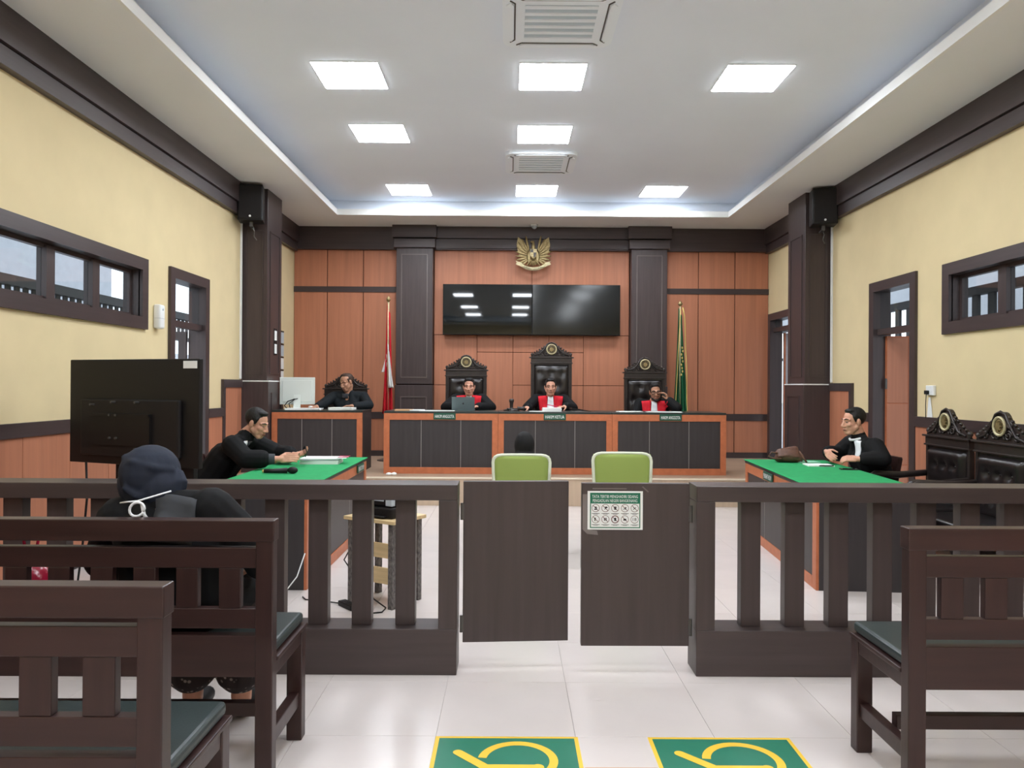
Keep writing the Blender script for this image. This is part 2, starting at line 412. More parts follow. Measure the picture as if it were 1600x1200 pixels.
# side walls with openings -------------------------------------------
T = 0.16
DOOR = (7.9, 8.92, 2.73)          # side doors: outer frame y0,y1, top
WIN = (3.9, 7.41, 2.035, 2.715)   # ribbon windows outer frame
D3 = (11.35, 12.42, 2.70)         # platform door on the right wall
def side_wall(name, x0, x1, extra):
    mb = MB(); zc = ZS + 0.06
    segs = []
    openings = [(WIN[0] + .1, WIN[1] - .1, WIN[2] + .1, WIN[3] - .1), (DOOR[0] + .09, DOOR[1] - .09, -0.02, DOOR[2] - .09)] + extra
    ys = sorted({YF - 0.2, YB + 0.2} | {o[0] for o in openings} | {o[1] for o in openings})
    for a, b in zip(ys[:-1], ys[1:]):
        m = (a + b) / 2; op = [o for o in openings if o[0] < m < o[1]]
        if not op: mb.box(x0, x1, a, b, -0.05, zc)
        else:
            o = op[0]
            if o[2] > 0: mb.box(x0, x1, a, b, -0.05, o[2])
            mb.box(x0, x1, a, b, o[3], zc)
    return struct(name, mb, 'wall_yellow')
wl = side_wall('wall_left', XL - T, XL, [])
wr = side_wall('wall_right', XR, XR + T, [(D3[0] + .08, D3[1] - .08, PL, D3[2] - .09)])
wb = struct('wall_back', B(XL - T, XR + T, YB, YB + 0.16, -0.05, ZS + 0.06), 'joint_dark')
wf = struct('wall_front', B(XL - T, XR + T, YF - 0.16, YF, -0.05, ZS + 0.06), 'wall_yellow')

# cornices -------------------------------------------------------------
n = 1
for sx, X in ((1, XL), (-1, XR)):
    mb = B(X, X + sx * 0.10, YF, YB - 0.1, 3.83, ZS); mb.box(X, X + sx * 0.07, YF, YB - 0.07, 3.69, 3.822)
    t = struct('trim_%d' % n, mb, 'dark_wood_d'); n += 1
mb = B(XL, XR, YB - 0.10, YB, 3.72, ZS); struct('trim_%d' % n, mb, 'dark_wood_h'); n += 1
mb = B(-1.25, 1.94, YB - 0.16, YB - 0.10, 3.90, ZS - 0.004); mb.box(-1.25, 1.94, YB - 0.13, YB - 0.10, 3.74, 3.885)
struct('trim_%d' % n, mb, 'dark_wood_h'); n += 1
# back wall panelling: each panel a piece of the wall ------------------------
def panel(parent, x0, x1, y0, y1, z0, z1, m='orange_panel'):
    return obj('panel', BB(x0, x1, y0, y1, z0, z1, r=0.003, seg=1), m, parent)
G = 0.006
def wall_px(px): return (px - 797) * YB / FPX
for cols in ([XL, wall_px(511), wall_px(567), -1.86], [2.54, wall_px(1090), wall_px(1147), XR]):
    for a, b in zip(cols[:-1], cols[1:]):
        for z0, z1 in ((PL + 0.09, 0.96), (1.07, 3.03), (3.12, 3.72)):
            panel(wb, a + G, b - G, YB - 0.022, YB, z0, z1)
    x0, x1 = cols[0], cols[-1]
    struct('trim_%d' % n, MB().box(x0, x1, YB - 0.035, YB, 3.03, 3.12).box(x0, x1, YB - 0.035, YB, 0.96, 1.07), 'dark_wood_h'); n += 1
    struct('baseboard_%s' % ('left' if x0 < 0 else 'right'), B(x0, x1, YB - 0.04, YB, PL, PL + 0.09), 'dark_wood_h')
cc = [-1.25, wall_px(745), wall_px(801), wall_px(857), wall_px(911), 1.94]
for k, (a, b) in enumerate(zip(cc[:-1], cc[1:])):
    rows = ((PL, 1.52), (1.52, 2.34)) if k in (0, 4) else ((PL, 1.52), (1.52, 2.06), (2.06, 2.34))
    if k == 1: rows = ((PL, 2.06), (2.06, 2.34))
    for z0, z1 in rows: panel(wb, a + G / 2, b - G / 2, YB - 0.022, YB, z0 + 0.004, z1 - 0.004)
mid = wall_px(830)
panel(wb, -1.25, mid - 0.003, YB - 0.022, YB, 2.345, 3.72); panel(wb, mid + 0.003, 1.94, YB - 0.022, YB, 2.345, 3.72)
# pilasters flanking the screens -------------------------------------------
for x0, x1 in ((-1.86, -1.25), (1.94, 2.54)):
    p = sroot('pilaster_column', ((x0 + x1) / 2, YB, PL)); hw = (x1 - x0) / 2
    obj('shaft', BB(-hw + .01, hw - .01, -0.20, 0, 1.18, ZS - PL - .36, r=.004), 'dark_wood', p)
    obj('pedestal', BB(-hw, hw, -0.22, 0, 0, 1.165, r=.004), 'dark_wood', p)
    obj('capital', MB().bbox(-hw - .05, hw + .05, -0.27, 0, ZS - PL - .20, ZS - PL, r=.006).bbox(-hw - .03, hw + .03, -0.245, 0, ZS - PL - .36, ZS - PL - .215, r=.006), 'dark_wood_h', p)
    obj('moulding', MB().frame(-hw + .09, hw - .09, 1.28, ZS - PL - .46, .016, -0.212, -0.198), 'moulding', p)
    obj('moulding', MB().frame(-hw + .09, hw - .09, 0.12, 0.98, .016, -0.232, -0.218), 'moulding', p)
# side columns ---------------------------------------------------------------
for sx, X in ((1, XL), (-1, XR)):
    p = sroot('side_column', (X, 10.05, PL)); a = lambda u: sx * u
    obj('shaft', BB(min(0, a(.34)), max(0, a(.34)), 0, 0.62, 1.2, ZS - PL, r=.004), 'dark_wood', p)
    obj('pedestal', BB(min(0, a(.37)), max(0, a(.37)), -0.03, 0.65, 0, 1.195, r=.004), 'dark_wood', p)
    obj('ledge', BB(min(0, a(.375)), max(0, a(.375)), -0.035, 0.655, 1.195, 1.21, r=.003), 'lip_white', p)
    xi = a(.34)
    obj('moulding', MB().frame(.1, .52, 1.3, 3.2, .015, min(xi, xi + a(.01)), max(xi, xi + a(.01)), 'X'), 'rail_wood', p)
    obj('moulding', MB().frame(.1, .52, .15, 1.05, .015, min(a(.37), a(.38)), max(a(.37), a(.38)), 'X'), 'rail_wood', p)
    obj('moulding', MB().frame(min(a(.06), a(.28)), max(a(.06), a(.28)), 1.3, 3.2, .012, -0.008, 0.002, 'Y'), 'rail_wood', p)
# wainscot --------------------------------------------------------------------
def wains(wall, sx, X, y0, y1, z0, z1, pw=0.6):
    k = max(1, round((y1 - y0) / pw)); d = (y1 - y0) / k
    for i in range(k):
        a, b = y0 + i * d + .003, y0 + (i + 1) * d - .003
        obj('wainscot_panel', B(X, X + sx * 0.02, a, b, z0, z1), 'orange_panel', wall)
for wall, sx, X in ((wl, 1, XL), (wr, -1, XR)):
    for y0, y1 in ((YF, DOOR[0]), (DOOR[1], 9.36)):
        wains(wall, sx, X, y0, y1, 0.10, 1.115)
        struct('trim_%d' % n, B(X, X + sx * 0.035, y0, y1, 1.115, 1.22), 'dark_wood_d'); n += 1
        obj('skirting', B(X, X + sx * 0.03, y0, y1, 0, 0.10), 'dark_wood_d', wall)
    wains(wall, sx, X, 9.43, 10.02, 0.10 if 0 else PL, 1.47)
    struct('trim_%d' % n, MB().box(X, X + sx * 0.035, 9.36, 10.02, 1.47, 1.57).box(X, X + sx * 0.035, 9.36, 9.43, 0, 1.47), 'dark_wood'); n += 1
# windows -----------------------------------------------------------------------
for k, (sx, X) in enumerate(((-1, XL), (1, XR))):
    wnd = sroot('window_%d' % (k + 1), (X, WIN[0], WIN[2])); Lw = WIN[1] - WIN[0]; H = WIN[3] - WIN[2]
    def xs(a, b): return (min(sx * a, sx * b), max(sx * a, sx * b))
    f = MB().frame(0, Lw, 0, H, .115, *xs(-.03, .012), axis='X'); obj('frame', f, 'dark_wood_d', wnd)
    f = MB().frame(.10, Lw - .10, .10, H - .10, .015, *xs(0.0, T), axis='X'); obj('reveal', f, 'dark_wood_d', wnd)
    f = MB().frame(.115, Lw - .115, .115, H - .115, .035, *xs(.08, .13), axis='X'); obj('sash_frame', f, 'dark_wood_d', wnd)
    npn = 5; pw = (Lw - .23) / npn
    for i in range(npn):
        a = .115 + i * pw; b = a + pw
        if i: obj('mullion', B(*xs(.06, .14), a - .055, a + .055, .13, H - .13), 'dark_wood', wnd)
        obj('pane', B(*xs(.10, .106), a + (.055 if i else .03), b - (.055 if i < npn - 1 else .03), .145, H - .145), 'glass', wnd)
# doors ---------------------------------------------------------------------------
for k, (sx, X, y0, y1, top, base) in enumerate(((-1, XL, *DOOR, 0.0), (1, XR, *DOOR, 0.0), (1, XR, *D3, PL))):
    d = sroot('door_%d' % (k + 1), (X, y0, base)); W_ = y1 - y0; H = top - base
    def xs(a, b): return (min(sx * a, sx * b), max(sx * a, sx * b))
    for (a, b, c, e) in ((0, .11, 0, H), (W_ - .11, W_, 0, H)): obj('jamb', B(*xs(-.03, T + .01), a, b, c, e), 'dark_wood', d)
    obj('head', B(*xs(-.03, T + .01), .11, W_ - .11, H - .11, H), 'dark_wood_d', d)
    tz = 2.12 if k < 2 else 2.05
    obj('transom_bar', B(*xs(.02, .10), .11, W_ - .11, tz, tz + .07), 'dark_wood_d', d)
    obj('transom_pane', B(*xs(.05, .056), .11, W_ - .11, tz + .07, H - .11), 'glass', d)
    if k == 1:
        # leaf swung out into the corridor, hinged on the far jamb
        lf = obj('leaf', B(*xs(T - .05, T + .84), W_ - .155, W_ - .115, 0.01, tz - 0.01), 'orange_wood', d)
        xa = T - .05
        for (u0, u1) in ((xa, xa + .24), (xa + .25, xa + .88)):
            for (v0, v1) in ((.02, .62), (.63, 1.33), (1.34, tz - .03)):
                obj('leaf_panel', BB(u0, u1, W_ - .161, W_ - .15, v0, v1, r=.003, seg=1), 'orange_panel', lf)
        obj('hinge', MB().cone((xa - .01, W_ - .16, 1.5), (xa - .01, W_ - .16, 1.62), .012), 'steel_dark', d)
        obj('hinge', MB().cone((xa - .01, W_ - .16, .3), (xa - .01, W_ - .16, .42), .012), 'steel_dark', d)
    if k == 2:
        lf = obj('leaf', B(*xs(T + .02, T + .78), W_ - .15, W_ - .11, 0.01, tz - 0.01), 'ext_grey', d)
        obj('leaf_edge', B(*xs(T + .02, T + .05), W_ - .155, W_ - .15, 0.01, tz - 0.01), 'orange_wood', lf)
        obj('handle', MB().tube([(T + .1, W_ - .15, 1.0), (T + .1, W_ - .2, 1.0), (T + .2, W_ - .2, 1.0)], .01), 'chrome', d)
    if k == 0:
        # frame of a glazed leaf standing open outside, seen through the doorway
        lf = obj('leaf', MB().frame(-.86 - T, -T - .02, 0.01, tz - .01, .09, W_ - .155, W_ - .115), 'dark_wood', d)
        obj('pane', B(-.78 - T, -T - .10, W_ - .138, W_ - .132, .1, tz - .1), 'glass', lf)
# outside: verandahs on both sides, neighbouring block ---------------------------------
for sx, X, cz in ((-1, XL - T, 3.5), (1, XR + T, 3.35)):
    nm = 'left' if sx < 0 else 'right'
    x2 = X + sx * 2.2
    struct('floor_verandah_%s' % nm, B(X, X + sx * 2.4, -3, 20, -0.14, -0.02), 'floor_tile')
    struct('ceiling_verandah_%s' % nm, B(X, X + sx * (2.3 if sx > 0 else 1.0), -3, 20, cz, cz + .08), 'ext_white')
    r = sroot('verandah_beam_%s' % nm, (x2, 0, 0))
    lo, hi = (2.28, 2.78) if sx < 0 else (2.15, 2.95)
    mb = MB().box(-.06, .06, 3, 19, hi - .12, hi).box(-.06, .06, 3, 19, lo, lo + .06)
    obj('frieze_rail', mb, 'ext_dark', r)
    pit = .165 if sx < 0 else .36; hwid = .045 if sx < 0 else .07; th = .01 if sx < 0 else .02
    sl = mesh_of('slat', B(-th, th, -hwid, hwid, lo + .06, hi - .12), 'ext_dark')
    for i in range(int(13 / pit)):
        o = obj('slat', sl, None, r); o.location = (0, 5.0 + i * pit, 0)
    for yy in (3.1, 18.9): obj('post', B(-.09, .09, yy - .1, yy + .1, 0, cz), 'ext_dark', r)
struct('wall_neighbour_left', MB().box(-11.3, -11, 5, 21, -0.1, 4.72).box(-11.3, -11, 21, 40, -.1, 2.5), 'ext_grey')
struct('wall_neighbour_right', MB().box(9.5, 9.8, 2, 16.6, -0.1, 3.6).box(9.5, 9.8, 2, 40, 3.6, 4.6), 'ext_grey')
struct('ground', B(-60, 60, -30, 80, -0.3, -0.13), 'ext_grey')

# ------------------------------------------------------------------ ceiling lamps and air conditioners
LROWS = [11.05, 8.58, 6.98, 4.0, 0.9, -2.8, -5.6]; LCOLS = [-1.48, 0.365, 2.2]
g_me = mesh_of('diffuser', B(-.292, .292, -.292, .292, -.012, -.004), 'lamp_glow'); f_me = mesh_of('frame', MB().frame(-.3, .3, -.3, .3, .008, -.008, 0, 'Z'), 'white_plastic')
rown = {11.05: 'in the row nearest the back wall', 8.58: 'in the second row from the back wall', 6.98: 'in the third row from the back wall'}
for yy in LROWS:
    for ci, xx in enumerate(LCOLS):
        if yy == 8.58 and ci == 2: continue
        side = ('left', 'middle', 'right')[ci]
        lab = 'square white ceiling lamp, %s one %s' % (side, rown[yy]) if yy in rown else 'square white ceiling lamp, %s one %s' % (side, {4.0: 'in the row just outside the top of the view', 0.9: 'in the row above the nearest bench', -2.8: 'in the row behind the viewpoint', -5.6: 'in the row farthest behind the viewpoint'}[yy])
        t = thing('ceiling_lamp', lab, 'ceiling lamp', (xx, yy, ZT), 0, 'square panel lamps in the tray ceiling')
        obj('diffuser', g_me, None, t); obj('frame', f_me, None, t)
for yy, lab in ((9.6, 'white cassette air conditioner between the two rear lamp rows'), (5.85, 'white cassette air conditioner at the top edge of the view')):
    t = thing('air_conditioner', lab, 'air conditioner', (0.365, yy, ZT), 0, 'ceiling cassette air conditioners')
    h = .44; rc = .12
    poly = []
    for cx, cy, a0 in ((h - rc, h - rc, 0), (-h + rc, h - rc, 90), (-h + rc, -h + rc, 180), (h - rc, -h + rc, 270)):
        for i in range(6):
            a = math.radians(a0 + 18 * i); poly.append((cx + rc * math.cos(a), cy + rc * math.sin(a)))
    obj('panel', MB().prism(poly, -.045, 0, 'Z'), 'ac_white', t)
    obj('grille_recess', B(-.27, .27, -.27, .27, -.05, -.046), 'pale_blue', t)
    sm = mesh_of('grille_slat', B(-.27, .27, -.018, .018, -.058, -.05), 'ac_white')
    for i in range(6):
        o = obj('grille_slat', sm, None, t); o.location = (0, -.25 + i * .1, 0)
    for ang in range(4):
        R = Matrix.Rotation(ang * PI / 2, 4, 'Z')
        pts = [(-.27, .355), (.27, .355), (.31, .375), (.27, .41), (-.27, .41), (-.31, .375)]
        obj('louvre', MB().prism(pts, -.056, -.045, 'Z').xf(R), 'ac_white', t)
        obj('louvre_gap', MB().tube([(-.29, .345, -.047), (.29, .345, -.047)], .006).tube([(-.29, .345, -.047), (-.33, .38, -.047)], .006).tube([(.29, .345, -.047), (.33, .38, -.047)], .006).xf(R), 'steel_dark', t)
t = thing('dome_camera', 'small white dome camera on the soffit above the eagle emblem', 'camera', (0.37, 12.15, ZS))
obj('mount', MB().lathe([(.0, 0), (.06, 0), (.06, -.025), (.0, -.025)]), 'white_plastic', t); obj('dome', MB().ell((0, 0, -.03), (.045, .045, .045)), 'grey_plastic', t, True)

# ------------------------------------------------------------------ bar railing and gates
def railing(name, label, x0, x1, end_x, posts):
    t = thing(name, label, 'railing', (0, 3.97, 0))
    obj('top_rail', BB(x0, x1, 0, .19, .91, .992, r=.004), 'rail_wood_h', t)
    obj('base', BB(x0, x1, 0, .19, 0, .24, r=.004), 'rail_wood_h', t)
    e0, e1 = end_x
    obj('end_post', BB(e0, e1, 0.001, .189, .24, .91, r=.003), 'rail_wood', t)
    pm = mesh_of('post', BB(-.052, .052, .07, .14, .24, .91, r=.003), 'rail_wood')
    for x in posts:
        o = obj('post', pm, None, t); o.location = (x, 0, 0)
    return t
railing('bar_railing', 'dark brown slatted bar railing behind the row of benches on the left side', XL + .02, -.271, (-.368, -.271), [-.55 - .231 * i for i in range(13)])
railing('bar_railing', 'dark brown slatted bar railing in front of the brown bag desk on the right', .978, XR - .02, (.978, 1.075), [1.283 + .233 * i for i in range(13)])
def gate(label, hinge, w, rot, sx):
    t = thing('gate', label, 'gate', (hinge[0], hinge[1], 0.138), rot)
    x0, x1 = (0.008, w) if sx > 0 else (-w, -0.008)
    pn = obj('leaf', BB(x0, x1, -.02, .02, 0, .86, r=.003), 'rail_wood', t)
    for z in (.1, .7):
        obj('hinge', MB().cone((0, -.018, z - .045), (0, -.018, z + .045), .008).box(0, sx * .012, -.023, -.02, z - .04, z + .04), 'steel_dark', t)
    obj('bolt', BB(x1 - .03 if sx > 0 else x0, x1 if sx > 0 else x0 + .03, .02, .03, .4, .5, r=.003), 'steel_dark', t)
    return t
gate('plain dark brown gate leaf without a notice, behind which a person sits', (-.255, 4.09), .575, math.radians(4.0), 1)
gR = gate('dark brown gate leaf with a white and green notice taped on it', (.962, 4.05), .58, math.radians(0.3), -1)
# notice taped on the right gate
t = thing('notice', 'white and green court rules notice with ten prohibition icons taped to gate', 'notice', (.559, 4.026, .855))
W_, H_ = .292, .204
obj('sheet', B(-W_ / 2, W_ / 2, -.001, 0.001, -H_ / 2, H_ / 2), 'paper', t)
obj('border', MB().frame(-.133, .133, -.093, .093, .005, -.0016, -.001), 'poster_green', t)
obj('header', B(-.128, .128, -.0016, -.001, .036, .088), 'poster_green', t)
for i, tx in enumerate(('TATA TERTIB MENGHADIRI SIDANG', 'PENGADILAN NEGERI BANGKINANG')):
    o = obj('lettering', text_mesh('lettering', tx, .242 - .006 * i, .0155, 'paper'), None, t); o.location = (-.001, -.0021, .0735 - .022 * i)
def ring(r0, r1, n=20):
    mb = MB(); vs = []
    for i in range(n):
        a = 2 * PI * i / n; vs += [(r0 * math.cos(a), 0, r0 * math.sin(a)), (r1 * math.cos(a), 0, r1 * math.sin(a))]
    mb.add(vs, [(2 * i, 2 * i + 1, (2 * i + 3) % (2 * n), (2 * i + 2) % (2 * n)) for i in range(n)]); return mb
def flat(mb, pts): mb.add([(x, 0, z) for x, z in pts], [tuple(range(len(pts)))]); return mb
def disc(mb, x, z, rx, rz=None, n=12):
    rz = rz or rx
    return flat(mb, [(x + rx * math.cos(2 * PI * i / n), z + rz * math.sin(2 * PI * i / n)) for i in range(n)])
def rect(mb, x0, x1, z0, z1): return flat(mb, [(x0, z0), (x1, z0), (x1, z1), (x0, z1)])
def icon(k):
    m = MB()
    if k == 0: disc(m, 0, .005, .006, .003); rect(m, -.008, .007, -.009, -.003); rect(m, -.004, .008, -.001, .002)
    if k == 1: disc(m, .004, .004, .008, .004); flat(m, [(-.006, -.006), (-.003, -.008), (.006, .002), (.002, .004)])
    if k == 2: rect(m, -.007, .007, .001, .008); rect(m, -.005, .006, -.008, 0)
    if k == 3: rect(m, -.01, .009, -.007, -.005); flat(m, [(-.006, -.003), (.004, -.003), (.009, .004), (.003, .006)])
    if k == 4: flat(m, [(-.008, -.006), (-.006, -.008), (.008, .004), (.006, .006)]); flat(m, [(-.008, .004), (-.006, .006), (.002, -.002), (0, -.004)])
    if k == 5: rect(m, -.006, -.001, -.009, .002); disc(m, -.003, .005, .004)
    if k == 6: rect(m, -.007, -.002, -.008, .008); rect(m, .001, .006, -.008, .008)
    if k == 7: rect(m, -.005, .006, -.008, 0); disc(m, .0, .004, .006, .005)
    if k == 8: disc(m, 0, -.001, .008, .005); rect(m, -.008, .008, -.006, -.002)
    return m
for k in range(10):
    cx = -.103 + .0515 * (k % 5); cz = .012 if k < 5 else -.047
    ic = ring(.0185, .021) if k != 7 else ring(.0165, .021)
    flat(ic, [(-.0146, .0124), (-.0124, .0146), (.0146, -.0124), (.0124, -.0146)] if k != 9 else [(-.001, -.02), (.001, -.02), (.001, -.0185), (-.001, -.0185)])
    o = obj('icon', ic, 'ink_red', t); o.location = (cx, -.0018, cz)
    if k < 9:
        g = obj('pictogram', icon(k), 'ink', o); g.location = (0, -.0002, 0)
    else:
        g = obj('pictogram', text_mesh('pictogram', '18', .02, .016, 'ink'), None, o); g.location = (0, -.0002, 0)
    cp = MB(); rect(cp, -.021, .021, -.0012, .0012); rect(cp, -.012, .012, -.0045, -.0028)
    c_ = obj('caption', cp, 'ink', t); c_.location = (cx, -.0018, cz - .0285)
obj('tape', MB().box(-.172, -.148, -.0012, 0, -.10, .085).prism([(-.172, -.10), (-.148, -.125), (-.09, -.13), (-.095, -.108), (-.15, -.1)], -.0013, 0).prism([(.14, .125), (.147, .128), (.178, .1), (.172, .096)], -.0013, 0).box(-.12, .06, -.0012, 0, .112, .118), 'tape_clear', t)

# ------------------------------------------------------------------ public benches
def make_bench(label, loc, length, sx, cut=None):
    # back at local y 0 (towards the viewpoint), seat extends to +y; sx: +1 grows to +x
    t = thing('wooden_bench', label, 'bench', loc, 0, 'wooden public benches')
    def X(a, b): return (a, b) if sx > 0 else (-b, -a)
    Ln = length; pw = .065
    ends = [0, Ln - pw]
    for e in ends:
        obj('back_post', BB(*X(e, e + pw), 0, .055, 0, .93, r=.004), 'bench_wood_v', t)
        obj('front_leg', BB(*X(e, e + pw), .405, .465, 0, .465, r=.004), 'bench_wood_v', t)
        obj('side_stretcher', BB(*X(e + .012, e + pw - .012), .055, .405, .145, .205, r=.003), 'bench_wood', t)
        obj('side_apron', BB(*X(e + .005, e + pw - .005), .055, .405, .41, .465, r=.003), 'bench_wood', t)
    a, b = pw, Ln - pw
    obj('top_rail', BB(*X(-.004, Ln + .004), -.004, .059, .925, 1.005, r=.004), 'bench_wood', t)
    obj('upper_rail', BB(*X(a, b), .008, .045, .825, .902, r=.003), 'bench_wood', t)
    obj('lower_rail', BB(*X(a, b), .008, .045, .60, .675, r=.003), 'bench_wood', t)
    obj('seat_rail', BB(*X(a, b), .005, .05, .42, .575, r=.003), 'bench_wood', t)
    obj('front_rail', BB(*X(a, b), .415, .455, .41, .465, r=.003), 'bench_wood', t)
    obj('stretcher', BB(*X(a, b), .21, .25, .185, .24, r=.003), 'bench_wood', t)
    ns = int((b - a) / .158); sl = mesh_of('slat', BB(-.041, .041, .010, .042, .675, .825, r=.003), 'bench_wood_v'); d = (b - a) / ns
    for i in range(ns):
        o = obj('slat', sl, None, t); o.location = ((1 if sx > 0 else -1) * (a + (i + .62) * d), 0, 0)
    obj('seat_board', BB(*X(-.005, Ln + .005), .056, .475, .465, .482, r=.004), 'bench_wood', t)
    obj('cushion', BB(*X(.012, Ln - .012), .06, .475, .483, .528, r=.016, seg=3), 'bench_cushion', t)
    return t
make_bench('dark wooden bench with green cushion in the front left corner, nearest the camera', (-.862, 1.90, 0), 2.2, -1)
make_bench('dark wooden bench the person in the navy headscarf sits on', (-.876, 2.83, 0), 2.2, -1)
make_bench('dark wooden bench with green cushion on the right beside the floor stickers', (1.443, 2.745, 0), 2.2, 1)
# crimson bag on the second bench
t = thing('plastic_bag', 'shiny crimson plastic bag on the bench beside the person in navy headscarf', 'bag', (-1.955, 3.12, .530))
obj('bag_body', blob_mesh('bag_body', MB().ell((0, 0, .13), (.10, .08, .13)).ell((.05, 0, .07), (.09, .07, .07)).cap((0, 0, .2), (.01, .0, .3), .06, .02), .012, 2, 'bag_crimson'), None, t)
obj('handle', MB().tube([(-.02, 0, .28), (-.03, 0, .34), (0, 0, .37), (.03, 0, .34), (.02, 0, .28)], .006), 'bag_crimson', t, True)

# ------------------------------------------------------------------ floor stickers
def sticker(label, x0):
    t = thing('floor_sticker', label, 'floor sticker', (x0, 2.68, 0.0), 0, 'wheelchair space stickers on the floor')
    obj('border', B(0, .61, 0, .6, .0, .0012), 'sticker_yellow', t)
    obj('field', B(.017, .593, .017, .583, .0012, .0018), 'sticker_green', t)
    mb = MB(); cx, cy, r0, r1 = .35, .39, .128, .163
    vs = []; n_ = 28
    for i in range(n_ + 1):
        a = math.radians(172 - 240 * i / n_); vs += [(cx + r0 * math.cos(a), cy + r0 * math.sin(a), .0025), (cx + r1 * math.cos(a), cy + r1 * math.sin(a), .0025)]
    mb.add(vs, [(2 * i, 2 * i + 1, 2 * i + 3, 2 * i + 2) for i in range(n_)])
    zz = [.0026]
    def bar(x0_, y0_, x1_, y1_, wd):
        zb = zz[0]; zz[0] += .0004
        d = Vector((x1_ - x0_, y1_ - y0_)).normalized(); nn = Vector((-d.y, d.x)) * wd
        aa = math.atan2(d.y, d.x); pts = []
        for k in range(9): pts.append((x1_ + wd * math.cos(aa - PI / 2 + PI * k / 8), y1_ + wd * math.sin(aa - PI / 2 + PI * k / 8), zb))
        for k in range(9): pts.append((x0_ + wd * math.cos(aa + PI / 2 + PI * k / 8), y0_ + wd * math.sin(aa + PI / 2 + PI * k / 8), zb))
        mb.add(pts, [tuple(range(18))])
    bar(.43, .335, .22, .335, .021); bar(.22, .335, .105, .455, .021); bar(.43, .335, .43, .17, .024); bar(.43, .25, .29, .25, .018)
    mb.add([(.43 + .042 * math.cos(PI * k / 8), .085 + .042 * math.sin(PI * k / 8), .0026) for k in range(16)], [tuple(range(16))])
    obj('wheelchair_symbol', mb, 'sticker_yellow', t)
sticker('green floor sticker with yellow wheelchair symbol on the aisle left of the other', -.31)
sticker('green floor sticker with yellow wheelchair symbol beside the bench on the right', .60)
t = obj('floor_tape', BB(.305, .595, 2.95, 3.02, 0.0, .0015, r=.0005, seg=1), 'tape_tan'); tag(t, 'tan strip of tape on the floor between the two green stickers', 'tape')

# ------------------------------------------------------------------ judges bench: three tables in a row
def table_front(t, w, h, d, topm, ov=0.02, seams=(), sidem='panel_dark', fr=.075, sideclosed=True):
    # local: x 0..w, front at y 0 facing -y, depth d
    top = obj('top', BB(-ov, w + ov, -ov, d, h - .028, h, r=.005), topm, t)
    obj('apron', BB(0, w, 0, .022, h - .115, h - .028, r=.003), 'orange_wood', t)
    obj('stile', BB(0, fr, 0, .022, 0, h - .115, r=.003), 'orange_wood', t); obj('stile', BB(w - fr, w, 0, .022, 0, h - .115, r=.003), 'orange_wood', t)
    obj('bottom_rail', BB(fr, w - fr, 0, .022, 0, .085, r=.003), 'orange_wood', t)
    xs = [fr] + list(seams) + [w - fr]
    for a, b in zip(xs[:-1], xs[1:]):
        obj('front_panel', B(a + .002, b - .002, .010, .024, .085, h - .115), 'panel_dark', t)
    for s_ in seams: obj('seam_strip', B(s_ - .003, s_ + .003, .008, .012, .085, h - .115), 'seam_grey', t)
    obj('side_panel', B(0, .025, .022, d - .02, 0, h - .028), sidem, t); obj('side_panel', B(w - .025, w, .022, d - .02, 0, h - .028), sidem, t)
    return top
BX = [-1.655, -.155, 1.345]; labs = ('left member judge', 'presiding judge', 'right member judge')
sgn = ('HAKIM ANGGOTA', 'HAKIM KETUA', 'HAKIM ANGGOTA'); sx_ = ((695 - 797) / 119.0, (867 - 797) / 119.0, (1048 - 797) / 119.0)
for i, x in enumerate(BX):
    t = thing('bench_table', ('orange framed judges table on the left, next to the red and white flag', 'orange framed judges table in the middle, at the presiding seat', 'orange framed judges table on the right, next to the green flag')[i], 'table', (x, 10.0, PL), 0, 'judges bench tables')
    table_front(t, 1.498, .82, .72, 'table_black', 0, (.49, 1.01))
    s = thing('name_plate', ('dark green plate reading HAKIM ANGGOTA under the laptop', 'dark green plate reading HAKIM KETUA on the middle table', 'dark green plate reading HAKIM ANGGOTA on the right table')[i], 'sign', (sx_[i], 9.995, 1.105), 0, 'name plates on the judges bench')
    obj('plate', BB(-.145, .145, -.008, .004, -.042, .042, r=.002, seg=1), 'sign_green', s)
    o = obj('lettering', text_mesh('lettering', sgn[i], .25, .042, 'paper'), None, s); o.location = (0, -.0086, 0)
# clerk table
t = thing('clerk_table', 'orange framed clerk desk on the platform with a white monitor', 'table', (-3.165, 10.12, PL))
table_front(t, 1.205, .82, .68, 'table_black', .001, (.40, .80))
# green cloth desks
def cloth_desk(label, loc, rot, w, sign, sxn, lab2, dp=.74):
    # local: x along the length, front at y=0 facing -y
    t = thing('counsel_desk', label, 'desk', loc, rot, 'green topped desks facing each other')
    table_front(t, w, .752, dp, 'panel_dark', .004, (w * .33, w * .66), fr=.09)
    obj('cloth_top', BB(-.012, w + .012, -.014, dp + .012, .752, .760, r=.003), 'green_cloth', t)
    s = thing('name_plate', lab2, 'sign', (0, 0, 0), 0)
    mt = Matrix.Translation(loc) @ Matrix.Rotation(rot, 4, 'Z')
    s.location = mt @ Vector((sxn, -.012, .69)); s.rotation_euler = (0, 0, rot)
    obj('plate', BB(-.15, .15, -.008, .004, -.038, .038, r=.002, seg=1), 'sign_green', s)
    o = obj('lettering', text_mesh('lettering', sign, .26, .042, 'paper'), None, s); o.location = (0, -.0086, 0)
    return t
# left desk: front faces +x  (local -y -> +x : rot +90)
dl = cloth_desk('desk with bright green top where the man with a phone sits', (-1.485, 5.60, 0), math.radians(90), 2.3, 'PENUNTUT UMUM', 1.93, 'small plate on the front of the green desk with files')
